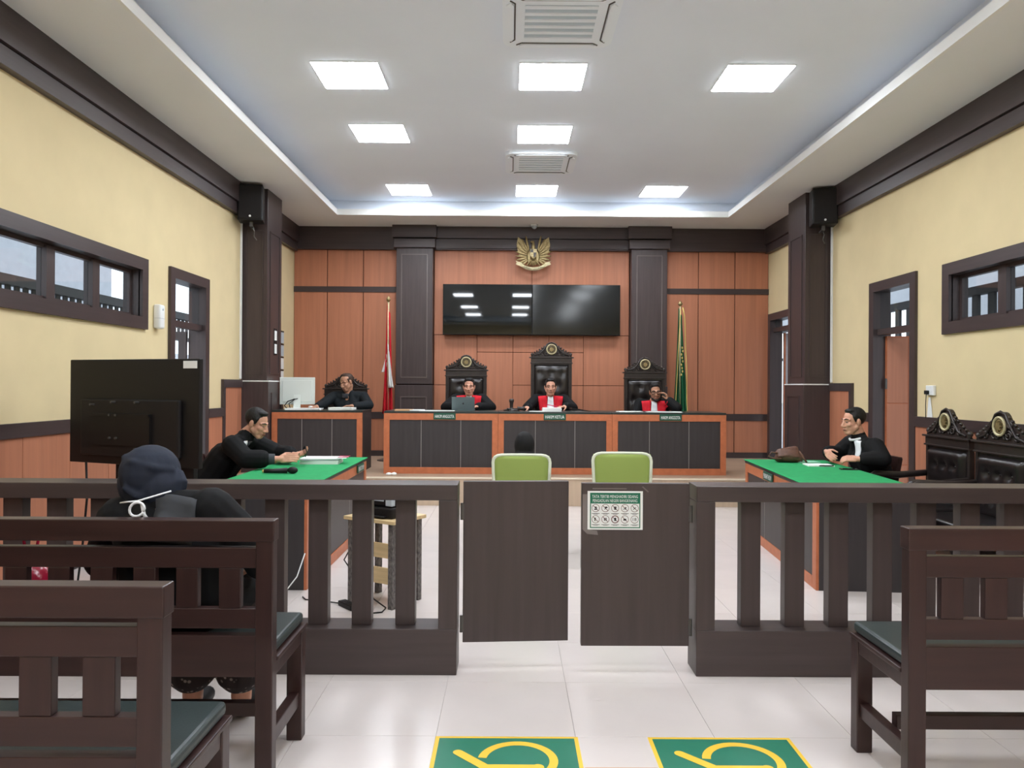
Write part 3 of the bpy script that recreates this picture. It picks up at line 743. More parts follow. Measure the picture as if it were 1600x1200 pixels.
# right desk: front faces -x (rot -90), slightly turned
dr = cloth_desk('desk with bright green top holding the brown bag', (2.455, 7.93, 0), math.radians(-90 - 4.3), 2.27, 'PENASIHAT HUKUM', .95, 'small plate on the front of the green desk with brown bag', .80)

# ------------------------------------------------------------------ carved chairs
def tuft(w, h, nx, nz, depth=.05):
    R = 22; K = 20; grid = []
    btn = []
    for j in range(nz):
        off = 0 if j % 2 == 0 else .5
        for i in range(nx - (1 if off else 0)):
            btn.append((-w / 2 + w * (i + .5 + off) / nx, h * (j + .6) / (nz + .2)))
    for j in range(R):
        row = []
        for i in range(K):
            x = -w / 2 + w * i / (K - 1); z = h * j / (R - 1)
            e = min(1, (w / 2 - abs(x)) / .05) * 1.0; f = min(1, min(z, h - z) / .05)
            y = depth * (math.sin(PI / 2 * max(0, e)) * math.sin(PI / 2 * max(0, f))) ** .6
            for bx, bz in btn:
                d2 = ((x - bx) ** 2 + (z - bz) ** 2); y -= .035 * math.exp(-d2 / (.028 ** 2)) + .012 * math.exp(-d2 / (.07 ** 2))
            row.append((x, -max(y, .002), z))
        grid.append(row)
    mb = MB().sheet(grid, .01, (0, -1, 0)); bt = MB()
    for bx, bz in btn: bt.ell((bx, -.012, bz), (.012, .01, .012), u=8, v=5)
    return mb, bt
def crest(wd, ht, t, z, med_r, gold='pale_gold'):
    # carved pediment, front faces -y, sits at height z
    pts = [(-wd / 2, 0)]
    nst = 30
    for i in range(nst + 1):
        u = -1 + 2 * i / nst
        h = ht * (1 - abs(u)) ** 1.15 * .80 + .035 + .014 * abs(math.sin(u * 5.5 * PI))
        if abs(u) < .22: h = max(h, ht * .80 + math.sqrt(max(0, .048 - u * u)) * ht * .85)
        pts.append((u * wd / 2, h))
    pts.append((wd / 2, 0))
    cr = obj('crest', MB().prism([(a, b + z) for a, b in pts], .005, .04), 'carved_wood', t)
    sc = MB()
    for sx in (-1, 1):
        for (cx, cz, r, turns, ph) in ((.30, .05, .045, 1.6, 0), (.62, .04, .032, 1.5, 1), (.36, .13, .035, 1.4, 2), (.16, .04, .03, 1.2, 0)):
            p = []
            for k in range(16):
                a = ph + turns * 2 * PI * k / 15; rr = r * (1 - .75 * k / 15)
                p.append((sx * (cx * wd / 2 + rr * math.cos(a)), .0, z + cz * ht / .22 + rr * math.sin(a)))
            sc.tube(p, .009, 6)
        for k in range(7):
            u = .12 + .13 * k; sc.ell((sx * u * wd / 2, .015, z + .045 + ht * (1 - u) ** 1.15 * .80 + .012), (.014, .016, .014), u=8, v=5)
        sc.tube([(sx * wd * .46, 0, z + .02), (sx * wd * .3, -.004, z + .05), (sx * wd * .2, -.004, z + ht * .5), (sx * wd * .1, -.004, z + ht * .9), (0, -.004, z + ht * .99)], .011, 6)
    obj('scrollwork', sc, 'carved_wood', t, True)
    zc = z + ht * .52
    md = obj('medallion', MB().lathe([(0, -.02), (med_r, -.02), (med_r, .012), (0, .014)], (0, .0, zc), 24, 'Y'), 'carved_wood', t, False)
    obj('medallion_ring', MB().lathe([(med_r * .72, .008), (med_r * .95, .008), (med_r * .95, .022), (med_r * .84, .026), (med_r * .72, .02), (med_r * .72, .008)], (0, .0, zc), 24, 'Y'), gold, md, False)
    rr = MB()
    for k in range(24):
        a = 2 * PI * k / 24; rr.ell((med_r * .58 * math.cos(a), -.015, zc + med_r * .58 * math.sin(a)), (.006, .006, .006), u=6, v=4)
    obj('beading', rr, 'gold', md)
    st = []
    for k in range(16):
        a = PI / 2 + PI * k / 8; r_ = med_r * (.5 if k % 2 == 0 else .3); st.append((r_ * math.cos(a), zc + r_ * math.sin(a)))
    obj('star', MB().prism(st, -.03, -.012), 'gold', md)
def throne(label, loc, rot, bw, cap_z, seat=.48, crest_h=.22, group='carved chairs with tufted leather', nx=3, med=.085, arms=True):
    # seat front towards -y; local origin below the back centre
    t = thing('carved_chair', label, 'chair', loc, rot, group)
    hw = bw / 2; D = .56
    for s_ in (-1, 1):
        obj('back_post', BB(s_ * hw - .035 if s_ > 0 else -hw - .0, s_ * hw if s_ > 0 else -hw + .035, -.0, .05, 0, cap_z - .09, r=.006), 'carved_wood', t)
        fx = s_ * (hw - .05); lg = []
        obj('front_leg', MB().tube([(fx, -D + .05, seat - .09), (fx + s_ * .012, -D + .02, seat - .16), (fx, -D + .05, .2), (fx - s_ * .0, -D + .06, .08), (fx, -D + .03, .03), (fx, -D + .02, 0)], [.042, .045, .028, .022, .034, .03], 10), 'carved_wood', t, True)
        if arms:
            obj('armrest', MB().tube([(s_ * (hw - .02), .0, seat + .27), (s_ * (hw - .0), -.25, seat + .245), (s_ * hw, -D + .08, seat + .25), (s_ * hw, -D + .03, seat + .22), (s_ * hw, -D + .05, seat + .19)], [.03, .032, .035, .03, .02], 8), 'carved_wood', t, True)
            obj('arm_support', MB().tube([(s_ * hw, -D + .09, seat + .22), (s_ * (hw - .01), -D + .15, seat + .1), (s_ * (hw - .03), -D + .12, seat - .05)], [.022, .026, .03], 8), 'carved_wood', t, True)
    obj('back_panel', B(-hw + .035, hw - .035, .012, .045, seat - .1, cap_z - .09), 'carved_wood', t)
    obj('cap_rail', MB().bbox(-hw, hw, -.006, .055, cap_z - .09, cap_z - .015, r=.004).bbox(-hw - .025, hw + .025, -.025, .065, cap_z - .018, cap_z, r=.004).bbox(-hw - .012, hw + .012, -.014, .06, cap_z - .10, cap_z - .085, r=.003), 'carved_wood', t)
    cu, bt = tuft(bw - .10, cap_z - .12 - seat, nx, max(2, int((cap_z - .1 - seat) / .19)))
    o = obj('back_cushion', cu, 'leather', t, True); o.location = (0, .012, seat)
    b_ = obj('button', bt, 'leather', o, True)
    obj('seat_frame', BB(-hw, hw, -D, .03, seat - .13, seat - .05, r=.008), 'carved_wood', t)
    obj('seat_cushion', BB(-hw + .02, hw - .02, -D + .015, .01, seat - .05, seat + .03, r=.03, seg=4), 'leather', t, True)
    crest(bw * .92, crest_h, t, cap_z, med)
    for s_ in (-1, 1):
        obj('finial', MB().lathe([(.0, 0), (.022, 0), (.016, .015), (.026, .035), (.02, .055), (0, .065)], (s_ * (hw - .02), .02, cap_z), 10), 'carved_wood', t, True)
    return t
YCH = 11.50
throne('carved high-backed chair of the judge behind the grey laptop', (-.665, YCH, PL), 0, .62, 1.40)
throne('tallest carved chair with tufted leather, in the middle under the screens', (.622, YCH, PL), 0, .62, 1.60)
throne('carved high-backed chair of the judge leaning his head on a hand', (2.035, YCH, PL), 0, .62, 1.38)
throne('low carved chair behind the clerk at the white monitor', (-2.47, 11.45, PL), 0, .64, 1.11)
# along the right wall, facing the room (local -y -> -x : rot -90)
throne('carved leather armchair by the right wall, nearer the open orange door', (3.92, 6.83, 0), math.radians(-90), .68, 1.08, .45, .25, nx=4, med=.085)
throne('carved leather armchair by the right wall, nearer the edge of the photo', (3.92, 6.07, 0), math.radians(-90), .68, 1.08, .45, .25, nx=4, med=.085)
# plain wooden armchairs of the two men at the green desks
def arm_chair(label, loc, rot):
    t = thing('wooden_armchair', label, 'chair', loc, rot, 'plain dark armchairs at the green desks')
    for s_ in (-1, 1):
        obj('back_leg', MB().prism([(.0, 0), (.05, 0), (.06, .45), (.13, .84), (.09, .84), (.01, .45)], s_ * .26 - .02, s_ * .26 + .02, 'X'), 'bench_wood_v', t)
        obj('front_leg', BB(s_ * .26 - .022, s_ * .26 + .022, -.5, -.455, 0, .64, r=.004), 'bench_wood_v', t)
        obj('armrest', MB().prism([(.06, .66), (-.2, .64), (-.5, .655), (-.53, .635), (-.5, .62), (-.2, .605), (.06, .62)], s_ * .27 - .03, s_ * .27 + .03, 'X'), 'bench_wood', t)
    obj('seat_frame', BB(-.27, .27, -.49, .03, .38, .44, r=.004), 'bench_wood', t)
    obj('seat_cushion', BB(-.25, .25, -.48, .02, .44, .475, r=.015, seg=3), 'leather', t, True)
    obj('back_rail', MB().prism([(.085, .74), (.115, .74), (.135, .85), (.1, .85)], -.26, .26, 'X'), 'bench_wood', t)
    for i in range(5):
        x = -.18 + .09 * i
        obj('back_slat', MB().prism([(.035, .44), (.05, .44), (.11, .76), (.095, .76)], x - .02, x + .02, 'X'), 'bench_wood_v', t)
    return t
arm_chair('plain dark armchair of the man holding a phone', (-2.80, 6.98, 0), math.radians(90))
arm_chair('plain dark armchair of the man with clasped hands', (3.62, 7.53, 0), math.radians(-91))

# ------------------------------------------------------------------ green office chairs
def office_chair(label, loc, rot, w=.50, top=.945):
    t = thing('office_chair', label, 'chair', loc, rot, 'white framed office chairs with green mesh')
    # back towards -y (viewpoint), occupant faces +y
    z0 = .52; hw = w / 2
    def outline(k):
        pts = []
        for i in range(24):
            a = 2 * PI * i / 24; c_, s_ = math.cos(a), math.sin(a)
            ex = .28
            x = (hw - k) * math.copysign(abs(c_) ** ex, c_); z = (top + z0) / 2 + ((top - z0) / 2 - k) * math.copysign(abs(s_) ** ex, s_)
            x *= .9 + .1 * ((z - z0) / (top - z0))
            pts.append((x, z))
        return pts
    fr = [(x, -.02 - .03 * (1 - ((z - .7) / .25) ** 2), z) for x, z in outline(.012)]
    fr.append(fr[0]); fr.append(fr[1])
    obj('back_frame', MB().tube(fr, .014, 8), 'frame_pale', t, True)
    R = []; 
    for j in range(13):
        z = z0 + .02 + (top - z0 - .04) * j / 12; row = []
        for i in range(13):
            u = -1 + i / 6; wz = .9 + .1 * ((z - z0) / (top - z0)); x = u * (hw - .02) * wz
            row.append((x, -.02 - .03 * (1 - ((z - .7) / .25) ** 2) - .02 * (1 - u * u), z))
        R.append(row)
    obj('back_mesh', MB().sheet(R, .006, (0, -1, 0)), 'mesh_green', t, True)
    obj('back_bracket', MB().tube([(0, -.06, .62), (0, -.08, .52), (0, -.02, .43), (0, .15, .40)], [.025, .03, .03, .03], 8), 'frame_pale', t, True)
    obj('seat', BB(-.24, .24, .0, .48, .43, .50, r=.03, seg=4), 'mesh_green', t, True)
    for s_ in (-1, 1):
        obj('armrest', MB().bbox(s_ * .285 - .035, s_ * .285 + .035, .06, .32, .60, .625, r=.01, seg=3), 'frame_pale', t, True)
        obj('arm_bracket', MB().tube([(s_ * .285, .19, .60), (s_ * .28, .2, .46), (s_ * .18, .22, .42)], .014, 8), 'frame_pale', t, True)
    obj('gas_lift', MB().cone((0, .24, .1), (0, .24, .43), .028), 'chrome', t, True)
    for k in range(5):
        a = 2 * PI * k / 5 + .3; ex, ey = .29 * math.cos(a), .29 * math.sin(a)
        lg = obj('base_arm', MB().tube([(0, .24, .11), (ex, .24 + ey, .075)], [.026, .016], 8), 'frame_pale', t, True)
        obj('caster', MB().cone((ex - .012 * math.sin(a), .24 + ey + .012 * math.cos(a), .03), (ex + .012 * math.sin(a), .24 + ey - .012 * math.cos(a), .03), .029, n=14), 'black_plastic', lg, False)
    return t
office_chair('green mesh office chair with a person in a black headscarf on it', (.10, 6.5, 0), 0, .52, .935)
office_chair('empty green mesh office chair behind the gate with the notice', (.955, 6.5, 0), math.radians(-2), .53, .955)

# ------------------------------------------------------------------ wall screens
for i, (x0, x1, lab, sm) in enumerate(((-1.098, .349, 'large black television on the left half of the wall pair under the emblem', 'tv_screen'), (.351, 1.778, 'large black television on the right half of the wall pair under the emblem', 'tv_screen_matte'))):
    t = thing('television', lab, 'television', ((x0 + x1) / 2, YB - .022, 2.335), 0, 'two wall televisions side by side'); hw = (x1 - x0) / 2
    obj('casing', BB(-hw, hw, -.14, -.06, 0, .82, r=.005), 'black_plastic', t)
    obj('screen', B(-hw + .008, hw - .008, -.144, -.139, .014, .812), sm, t)
    obj('wall_mount', B(-.25, .25, -.06, 0, .2, .6), 'steel_dark', t)

# ------------------------------------------------------------------ eagle emblem
t = thing('eagle_emblem', 'gold eagle emblem with shield and ribbon above the televisions', 'emblem', (.362, YB - .17, 3.66))
for s_ in (-1, 1):
    wg = obj('wing', MB().prism([(s_ * .05, -.02), (s_ * .10, .10), (s_ * .17, .20), (s_ * .25, .26), (s_ * .27, .14), (s_ * .25, .02), (s_ * .2, -.07), (s_ * .12, -.13), (s_ * .05, -.15)], -.02, .0), 'gold', t)
    for k in range(9):
        a = math.radians(78 - k * 15); L_ = .27 - .012 * k
        p0 = Vector((.065, -.025, .0 - .012 * k)); d = Vector((math.cos(a), 0, math.sin(a)))
        m3 = Matrix(((d.x, 0, -d.z), (0, 1, 0), (d.z, 0, d.x)))
        c_ = p0 + d * (L_ / 2 + .02)
        f = MB().ell((0, 0, 0), (L_ / 2, .008, .019), u=10, v=6).xf(m3.to_4x4()); f.xf(Matrix.Translation(c_))
        if s_ < 0: f.xf(Matrix.Scale(-1, 4, (1, 0, 0)))
        obj('feather', f, 'gold', wg, True)
bd = MB().cap((0, -.03, -.08), (0, -.035, .08), .05, .035).cap((0, -.035, .08), (0, -.035, .16), .035, .022).ell((-.012, -.04, .18), (.03, .022, .022)).cap((-.03, -.04, .18), (-.065, -.04, .172), .01, .003)
obj('body', blob_mesh('body', bd, .006, 2, 'gold'), None, t)
tl = MB()
for k in range(-3, 4): tl.cap((k * .008, -.02, -.1), (k * .026, -.02, -.2 + abs(k) * .008), .014, .009, 8)
obj('tail', tl, 'gold', t, True)
for s_ in (-1, 1): obj('leg', MB().cap((s_ * .04, -.03, -.12), (s_ * .10, -.03, -.20), .016, .01, 8), 'gold', t, True)
sp = [(-.055, .055), (.055, .055), (.058, -.02), (.035, -.075), (0, -.10), (-.035, -.075), (-.058, -.02)]
sh = obj('shield', MB().prism(sp, -.088, -.07), 'gold', t)
obj('shield_field', MB().prism([(-.048, .048), (-.002, .048), (-.002, .0), (-.05, .0)], -.092, -.088).prism([(.002, -.004), (.05, -.004), (.03, -.07), (.002, -.088)], -.092, -.088), 'carved_wood', sh)
obj('shield_field', MB().frame(.004, .048, .004, .048, .01, -.092, -.088).frame(-.045, -.006, -.06, -.006, .008, -.092, -.088), 'pale_gold', sh)
gr = [];
for r_ in (0, 1):
    row = []
    for i in range(25):
        u = -1 + i / 12; row.append((u * .19, -.05 - .012 * math.cos(u * 3), -.235 + .062 * u * u - r_ * .055))
    gr.append(row)
rb = obj('ribbon', MB().sheet(gr, .008, (0, -1, 0)), 'pale_gold', t, True)
for s_ in (-1, 1):
    obj('ribbon_end', MB().prism([(s_ * .18, -.165), (s_ * .29, -.13), (s_ * .262, -.155), (s_ * .285, -.185), (s_ * .18, -.23)], -.045, -.038), 'pale_gold', t)
tm = text_mesh('lettering', 'BHINNEKA TUNGGAL IKA', .30, .026, 'ink')
for v in tm.vertices: u = v.co.x / .19; v.co = (v.co.x, -.064 - .012 * math.cos(u * 3) + .012, v.co.z - .262 + .062 * u * u)
obj('lettering', tm, None, rb)

# ------------------------------------------------------------------ flags
def flag(label, loc, top, two, wd):
    t = thing('flag', label, 'flag', loc)
    obj('pole', MB().cone((0, 0, .03), (0, 0, top), .013, n=10), 'pale_gold', t, True)
    obj('stand', MB().lathe([(0, 0), (.16, 0), (.16, .015), (.05, .04), (.03, .1), (0, .1)], (0, 0, 0), 16), 'steel_dark', t)
    obj('finial', MB().lathe([(0, 0), (.012, 0), (.034, .03), (.034, .045), (.012, .08), (0, .09)], (0, 0, top), 12), 'gold', t, True)
    zt = top - .02
    def drape(m, x0, x1, za, zb, amp, nf, ybase, spread):
        R = []
        for j in range(22):
            v = j / 21; z = za + (zb - za) * v; row = []
            sp_ = .25 + spread * v
            for i in range(25):
                u = i / 24; ph = u * nf * 2 * PI
                row.append(((x0 + (x1 - x0) * u) * sp_ + .008 * math.sin(ph * .7 + 3 * v), ybase + amp * sp_ * math.sin(ph) , z - .05 * u * (1 - v) * 3))
            R.append(row)
        return MB().sheet(R, .003, (0, -1, 0))
    if two:
        obj('red_field', drape('flag_red', -.085, .08, zt, .72, .05, 3.2, 0, .75), 'flag_red', t, True)
        obj('white_field', drape('flag_white', .012, .10, zt - .62, 1.12, .03, 2.0, -.07, .8), 'flag_white', t, True)
        obj('white_fold', drape('flag_white', -.105, -.06, zt - .78, 1.36, .02, 1.5, -.01, .75), 'flag_white', t, True)
        obj('white_hem', drape('flag_white', -.04, .03, .78, .33, .02, 1.5, 0, .75), 'flag_white', t, True)
    else:
        obj('field', drape('flag_green', -.11, .13, zt, .45, .05, 4.0, 0, .78), 'flag_green', t, True)
        fr = [(.02 + .085 * (j / 15) ** .5, -.085 - .02 * math.sin(j), zt - j * (zt - .5) / 15) for j in range(16)]
        obj('fringe', MB().tube(fr, .008, 6), 'fringe', t, True)
        obj('fringe', MB().tube([(-.005 - .09 * (j / 15), -.05, zt - .02 - j * (zt - .5) / 15) for j in range(16)], .006, 6), 'fringe', t, True)
        em = MB()
        for k in range(9): em.ell((.015 + .012 * math.sin(k * 2.1), -.078, zt - .62 - .052 * k), (.012, .006, .02), u=8, v=5)
        obj('gold_motif', em, 'fringe', t, True)
flag('red and white flag hanging on a pole beside the left pilaster', (-1.88, 11.72, PL), 2.44, True, .2)
flag('green flag with gold fringe hanging on a pole beside the right pilaster', (2.62, 11.75, PL), 2.40, False, .2)

# ------------------------------------------------------------------ people
def V(*a): return Vector(a)
def head_rot(yaw, pitch, roll):
    return Matrix.Rotation(math.radians(yaw), 3, 'Z') @ Matrix.Rotation(math.radians(pitch), 3, 'X') @ Matrix.Rotation(math.radians(roll), 3, 'Y')
def head_prims(mb, c, R, k=1.0):
    def P(x, y, z): return c + R @ (V(x, y, z) * k)
    def E(p, r): mb.ell(P(*p), [q * k for q in r], R, u=18, v=12)
    E((0, -.015, .035), (.076, .096, .084)); E((0, .028, -.028), (.063, .066, .086)); E((0, .058, -.096), (.036, .03, .026))
    for s_ in (-1, 1):
        mb.cap(P(s_ * .054, .0, -.045), P(s_ * .022, .058, -.098), .024 * k, .022 * k)
        E((s_ * .039, .062, -.022), (.027, .027, .024)); E((s_ * .079, -.008, -.004), (.011, .021, .033)); E((s_ * .012, .101, -.038), (.011, .011, .009))
        E((s_ * .042, .034, -.055), (.024, .036, .036))
        mb.cap(P(s_ * .012, .084, .024), P(s_ * .05, .066, .022), .012 * k, .011 * k, 8)
    mb.cap(P(0, .09, .012), P(0, .112, -.032), .009 * k, .0135 * k, 8)
    mb.cap(P(-.02, .087, -.064), P(.02, .087, -.064), .0085 * k, n=8); mb.cap(P(-.016, .086, -.078), P(.016, .086, -.078), .009 * k, n=8)
def hand_prims(mb, W, f, n, l, k=1.0, curl=.6, spread=.1, thumb=.5):
    f = f.normalized(); n = (n - f * n.dot(f)).normalized(); l0 = f.cross(n); l = l0 if l0.dot(l) > 0 else -l0
    offs = (.030, .010, -.010, -.029); lens = (.068, .077, .071, .054)
    mb.cap(W - f * .03 * k, W + f * .02 * k, .027 * k, .026 * k, 10)
    for o_, L_ in zip(offs, lens):
        kn = W + (f * .088 + l * o_) * k
        mb.cap(W + (f * .015 + l * o_ * .8) * k, kn, .0145 * k, .0115 * k, 8)
        d = (f + l * (o_ * spread * 10)).normalized(); p = kn; rad = (.0098, .009, .0082, .007)
        for i, fr in enumerate((.45, .31, .24)):
            a = curl * (.7 + .45 * i); d = (d * math.cos(a) + n * math.sin(a)).normalized()
            # keep the bend in the plane of finger and palm normal
            q = p + d * (L_ * fr * 1.25 * k); mb.cap(p, q, rad[i] * k, rad[i + 1] * k, 8); p = q
    t0 = W + (f * .022 + l * .026) * k; d = (f * .62 + l * .62 + n * thumb).normalized(); t1 = t0 + d * .042 * k
    d2 = (f * .9 + l * .15 + n * (thumb + .1)).normalized(); t2 = t1 + d2 * .032 * k; t3 = t2 + (d2 + n * .2).normalized() * .024 * k
    mb.chain([t0, t1, t2, t3], [.016 * k, .012 * k, .0105 * k, .008 * k], 8)
def local(me, root):
    me.transform(Matrix.Translation(-Vector(root.location))); return me
def put(name, mb_or_me, m, root, smooth=True, parent=None, label=None):
    me = mb_or_me if isinstance(mb_or_me, bpy.types.Mesh) else mesh_of(name, mb_or_me, m, smooth)
    local(me, root)
    return obj(name, me, None, parent or root, label=label)
def face_parts(root, body, c, R, k=1.0, brow='hair', closed=False):
    def P(x, y, z): return c + R @ (V(x, y, z) * k)
    for s_ in (-1, 1):
        e = put('eye', MB().ell(P(s_ * .031, .0805, .004), (.0135 * k, .0085 * k, (.0028 if closed else .0055) * k), R, u=10, v=6), 'eye_white', root, parent=body)
        put('iris', MB().ell(P(s_ * .031, .0868, .003), (.0078 * k, .0035 * k, (.0025 if closed else .0058) * k), R, u=8, v=5), 'eye_dark', root, parent=e)
        put('eyebrow', MB().tube([P(s_ * .012, .0945, .025), P(s_ * .03, .0885, .032), P(s_ * .053, .073, .026)], [.004 * k, .0052 * k, .003 * k], 6), brow, root, parent=body)
    put('mouth', MB().tube([P(-.025, .0885, -.071), P(-.012, .0955, -.0695), P(0, .097, -.071), P(.012, .0955, -.0695), P(.025, .0885, -.071)], [.003 * k, .0052 * k, .0056 * k, .0052 * k, .003 * k], 6), 'lips', root, parent=body)
def hair_part(root, c, R, k=1.0, m='hair', quiff=True, recede=False):
    def P(x, y, z): return c + R @ (V(x, y, z) * k)
    mb = MB()
    if recede:
        mb.ell(P(0, -.04, .038), (.084 * k, .09 * k, .085 * k), R, u=18, v=12); mb.ell(P(0, -.02, .082), (.062 * k, .07 * k, .045 * k), R)
    else:
        mb.ell(P(0, -.028, .047), (.0835 * k, .097 * k, .089 * k), R, u=18, v=12)
        if quiff: mb.ell(P(0, .026, .103), (.058 * k, .042 * k, .021 * k), R)
    for s_ in (-1, 1): mb.cap(P(s_ * .073, .022, .05), P(s_ * .073, .016, .005), .012 * k, .007 * k, 8)
    return put('hair', blob_mesh('hair', mb, .007 * k, 2, m), m, root)
def torso_prims(mb, hips, chest, neck, lat, r=1.0):
    for s_ in (-1, 0, 1):
        w_ = lat * (.085 * s_)
        mb.chain([hips + w_ * .9, (hips + chest) / 2 + w_ * .85, chest + w_ * 1.05], [.125 * r, .112 * r, .112 * r])
    mb.cap(chest + lat * .08, neck + lat * .05, .105 * r, .05 * r); mb.cap(chest - lat * .08, neck - lat * .05, .105 * r, .05 * r)
def make_person(label, loc, D, skin='skin', robe='robe', voxel=.0055, group=None):
    root = thing('person', label, 'person', loc, 0, group)
    c, R, k = D['head'], head_rot(*D['rot']), D.get('k', 1.0)
    hips, chest, neck = D['hips'], D['chest'], D['neck']; lat = D['lat'].normalized()      # lat points to the person's right
    mb = MB(); head_prims(mb, c, R, k)
    mb.chain([c + R @ (V(0, -.028, -.06) * k), neck + V(0, 0, .02), chest], [.053 * k, .06 * k, .08])
    for s_ in (-1, 1): mb.chain([chest + lat * .06 * s_, (hips + chest) / 2 + lat * .055 * s_, hips + lat * .06 * s_], [.09, .085, .09])
    for key, s_ in (('R', 1), ('L', -1)):
        sh, el, wr = D['arm' + key][:3]
        mb.chain([neck, sh, el, wr], [.045, .05, .04, .028]); 
        h = D['hand' + key]
        hand_prims(mb, wr, h[0], h[1], h[2], D.get('hk', 1.0), h[3] if len(h) > 3 else .5)
        kn, an = D['leg' + key]; mb.chain([hips + lat * .08 * s_, kn, an], [.085, .06, .045])
        ft = D['toe'] if 'toe' in D else V(0, 1, 0); mb.cap(an + V(0, 0, -.03), an + V(0, 0, -.045) + ft * .15, .04, .032)
    body = put('body', blob_mesh('body', mb, voxel, 3, skin), skin, root)
    # garment
    rb = MB(); torso_prims(rb, hips, chest, neck, lat, D.get('fat', 1.0)); cw = D.get('cuff', .068)
    for key, s_ in (('R', 1), ('L', -1)):
        sh, el, wr = D['arm' + key][:3]; we = el.lerp(wr, D.get('sleeve' + key, .86))
        sw = D.get('sw', 1.0); rb.chain([neck - V(0, 0, .02), sh], [.06, .078]); rb.chain([chest + lat * .09 * s_, sh], [.10, .078]); rb.chain([sh, el, we], [.08 * sw, .07 * sw, cw])
        kn, an = D['leg' + key]; rb.chain([hips + lat * .08 * s_, kn, kn.lerp(an, D.get('hem', .8))], [.115, .095, .09])
    if 'collar' in D: rb.cap(neck, neck.lerp(c + R @ (V(0, -.04, -.09) * k), D['collar']), .082, .070)
    tor = blob_mesh('robe', rb, .009, 3, robe); bvh = BVHTree.FromPolygons([v.co.copy() for v in tor.vertices], [tuple(p.vertices) for p in tor.polygons])
    put('robe', tor, robe, root)
    for key in 'RL':
        shoe = MB(); an = D['leg' + key][1]; ft = D['toe'] if 'toe' in D else V(0, 1, 0)
        shoe.cap(an + V(0, 0, -.035), an + V(0, 0, -.045) + ft * .16, .046, .038)
        put('shoe', shoe, 'black_plastic', root)
    return root, body, bvh, c, R
def drape(bvh, rows, direction, offset, thick=.004):
    d = Vector(direction).normalized(); out = []; last = None
    for row in rows:
        r = []
        for p in row:
            h = bvh.ray_cast(Vector(p) - d * .2, d, .6)
            q = h[0] - d * offset if h[0] is not None else (Vector(p) if last is None else last + (Vector(p) - lastp) - d * d.dot(Vector(p) - lastp))
            last = q; lastp = Vector(p); r.append(q)
        out.append(r)
    return MB().sheet(out, thick, -d)
def grid_pts(fn, nu=6, nv=12): return [[fn(i / (nu - 1), j / (nv - 1)) for i in range(nu)] for j in range(nv)]

FWD = V(0, -1, 0)
def judge(label, X, Y, hz, rot, armR, armL, handR, handL, extra_lean=0.0, skin='skin', fat=1.0, cuff=.068):
    n_ = V(X + extra_lean * .6, Y + .045, hz - .165); ch = V(X + extra_lean * .8, Y + .06, hz - .34); hp = V(X + extra_lean, Y + .12, PL + .60)
    D = dict(head=V(X, Y, hz), rot=rot, hips=hp, chest=ch, neck=n_, lat=V(-1, 0, 0), armR=armR, armL=armL, handR=handR, handL=handL, fat=fat, cuff=cuff,
             legR=(hp + V(-.11, -.42, -.06), V(hp.x - .11, hp.y - .42, PL + .09)), legL=(hp + V(.11, -.42, -.06), V(hp.x + .11, hp.y - .42, PL + .09)), toe=V(0, -1, 0))
    root, body, bvh, c, R = make_person(label, (X, Y + .1, PL), D, skin, voxel=.0065, group='people seated on the platform')
    face_parts(root, body, c, R)
    cx = n_.x
    for s_ in (-1, 1):
        fn = lambda u, v, s_=s_: (cx + extra_lean * .4 * v + s_ * (.045 + .004 * v + u * (.135 - .055 * v)), Y, n_.z + .045 - .012 * u - v * .44)
        put('red_lapel', drape(bvh, grid_pts(fn, 6, 14), (0, 1, 0), .02, .018), 'red_cloth', root)
    fn = lambda u, v: (cx + extra_lean * .4 * v + (u - .5) * (.075 + .05 * v), Y, n_.z + .03 - v * .42)
    put('white_bib', drape(bvh, grid_pts(fn, 5, 14), (0, 1, 0), .026, .012), 'bib_white', root)
    return root, body, bvh, c, R
# judge behind the laptop
X, Y, hz = -.592, 10.98, 1.495
r_, b_, _, c, R = judge('judge in black robe with red lapels behind a grey laptop', X, Y, hz, (180, -6, 0),
      (V(X - .19, Y + .06, 1.32), V(X - .33, Y - .12, 1.20), V(X - .13, Y - .36, 1.215)), (V(X + .19, Y + .06, 1.32), V(X + .33, Y - .12, 1.20), V(X + .13, Y - .36, 1.215)),
      (V(.5, -1, 0), V(0, -.1, -1), V(1, 0, 0), .35), (V(-.5, -1, 0), V(0, -.1, -1), V(-1, 0, 0), .35))
hair_part(r_, c, R)
# presiding judge
X, Y, hz = .582, 10.98, 1.495
r_, b_, _, c, R = judge('judge in black robe with red lapels on the tallest middle chair', X, Y, hz, (180, -2, 0),
      (V(X - .2, Y + .06, 1.32), V(X - .34, Y - .12, 1.20), V(X - .33, Y - .40, 1.21)), (V(X + .2, Y + .06, 1.32), V(X + .32, Y - .12, 1.20), V(X + .19, Y - .36, 1.225)),
      (V(-.8, -.6, 0), V(0, 0, -1), V(1, -1, 0), .35), (V(-.8, -.7, 0), V(0, 0, -1), V(-1, -1, 0), .5))
hair_part(r_, c, R)
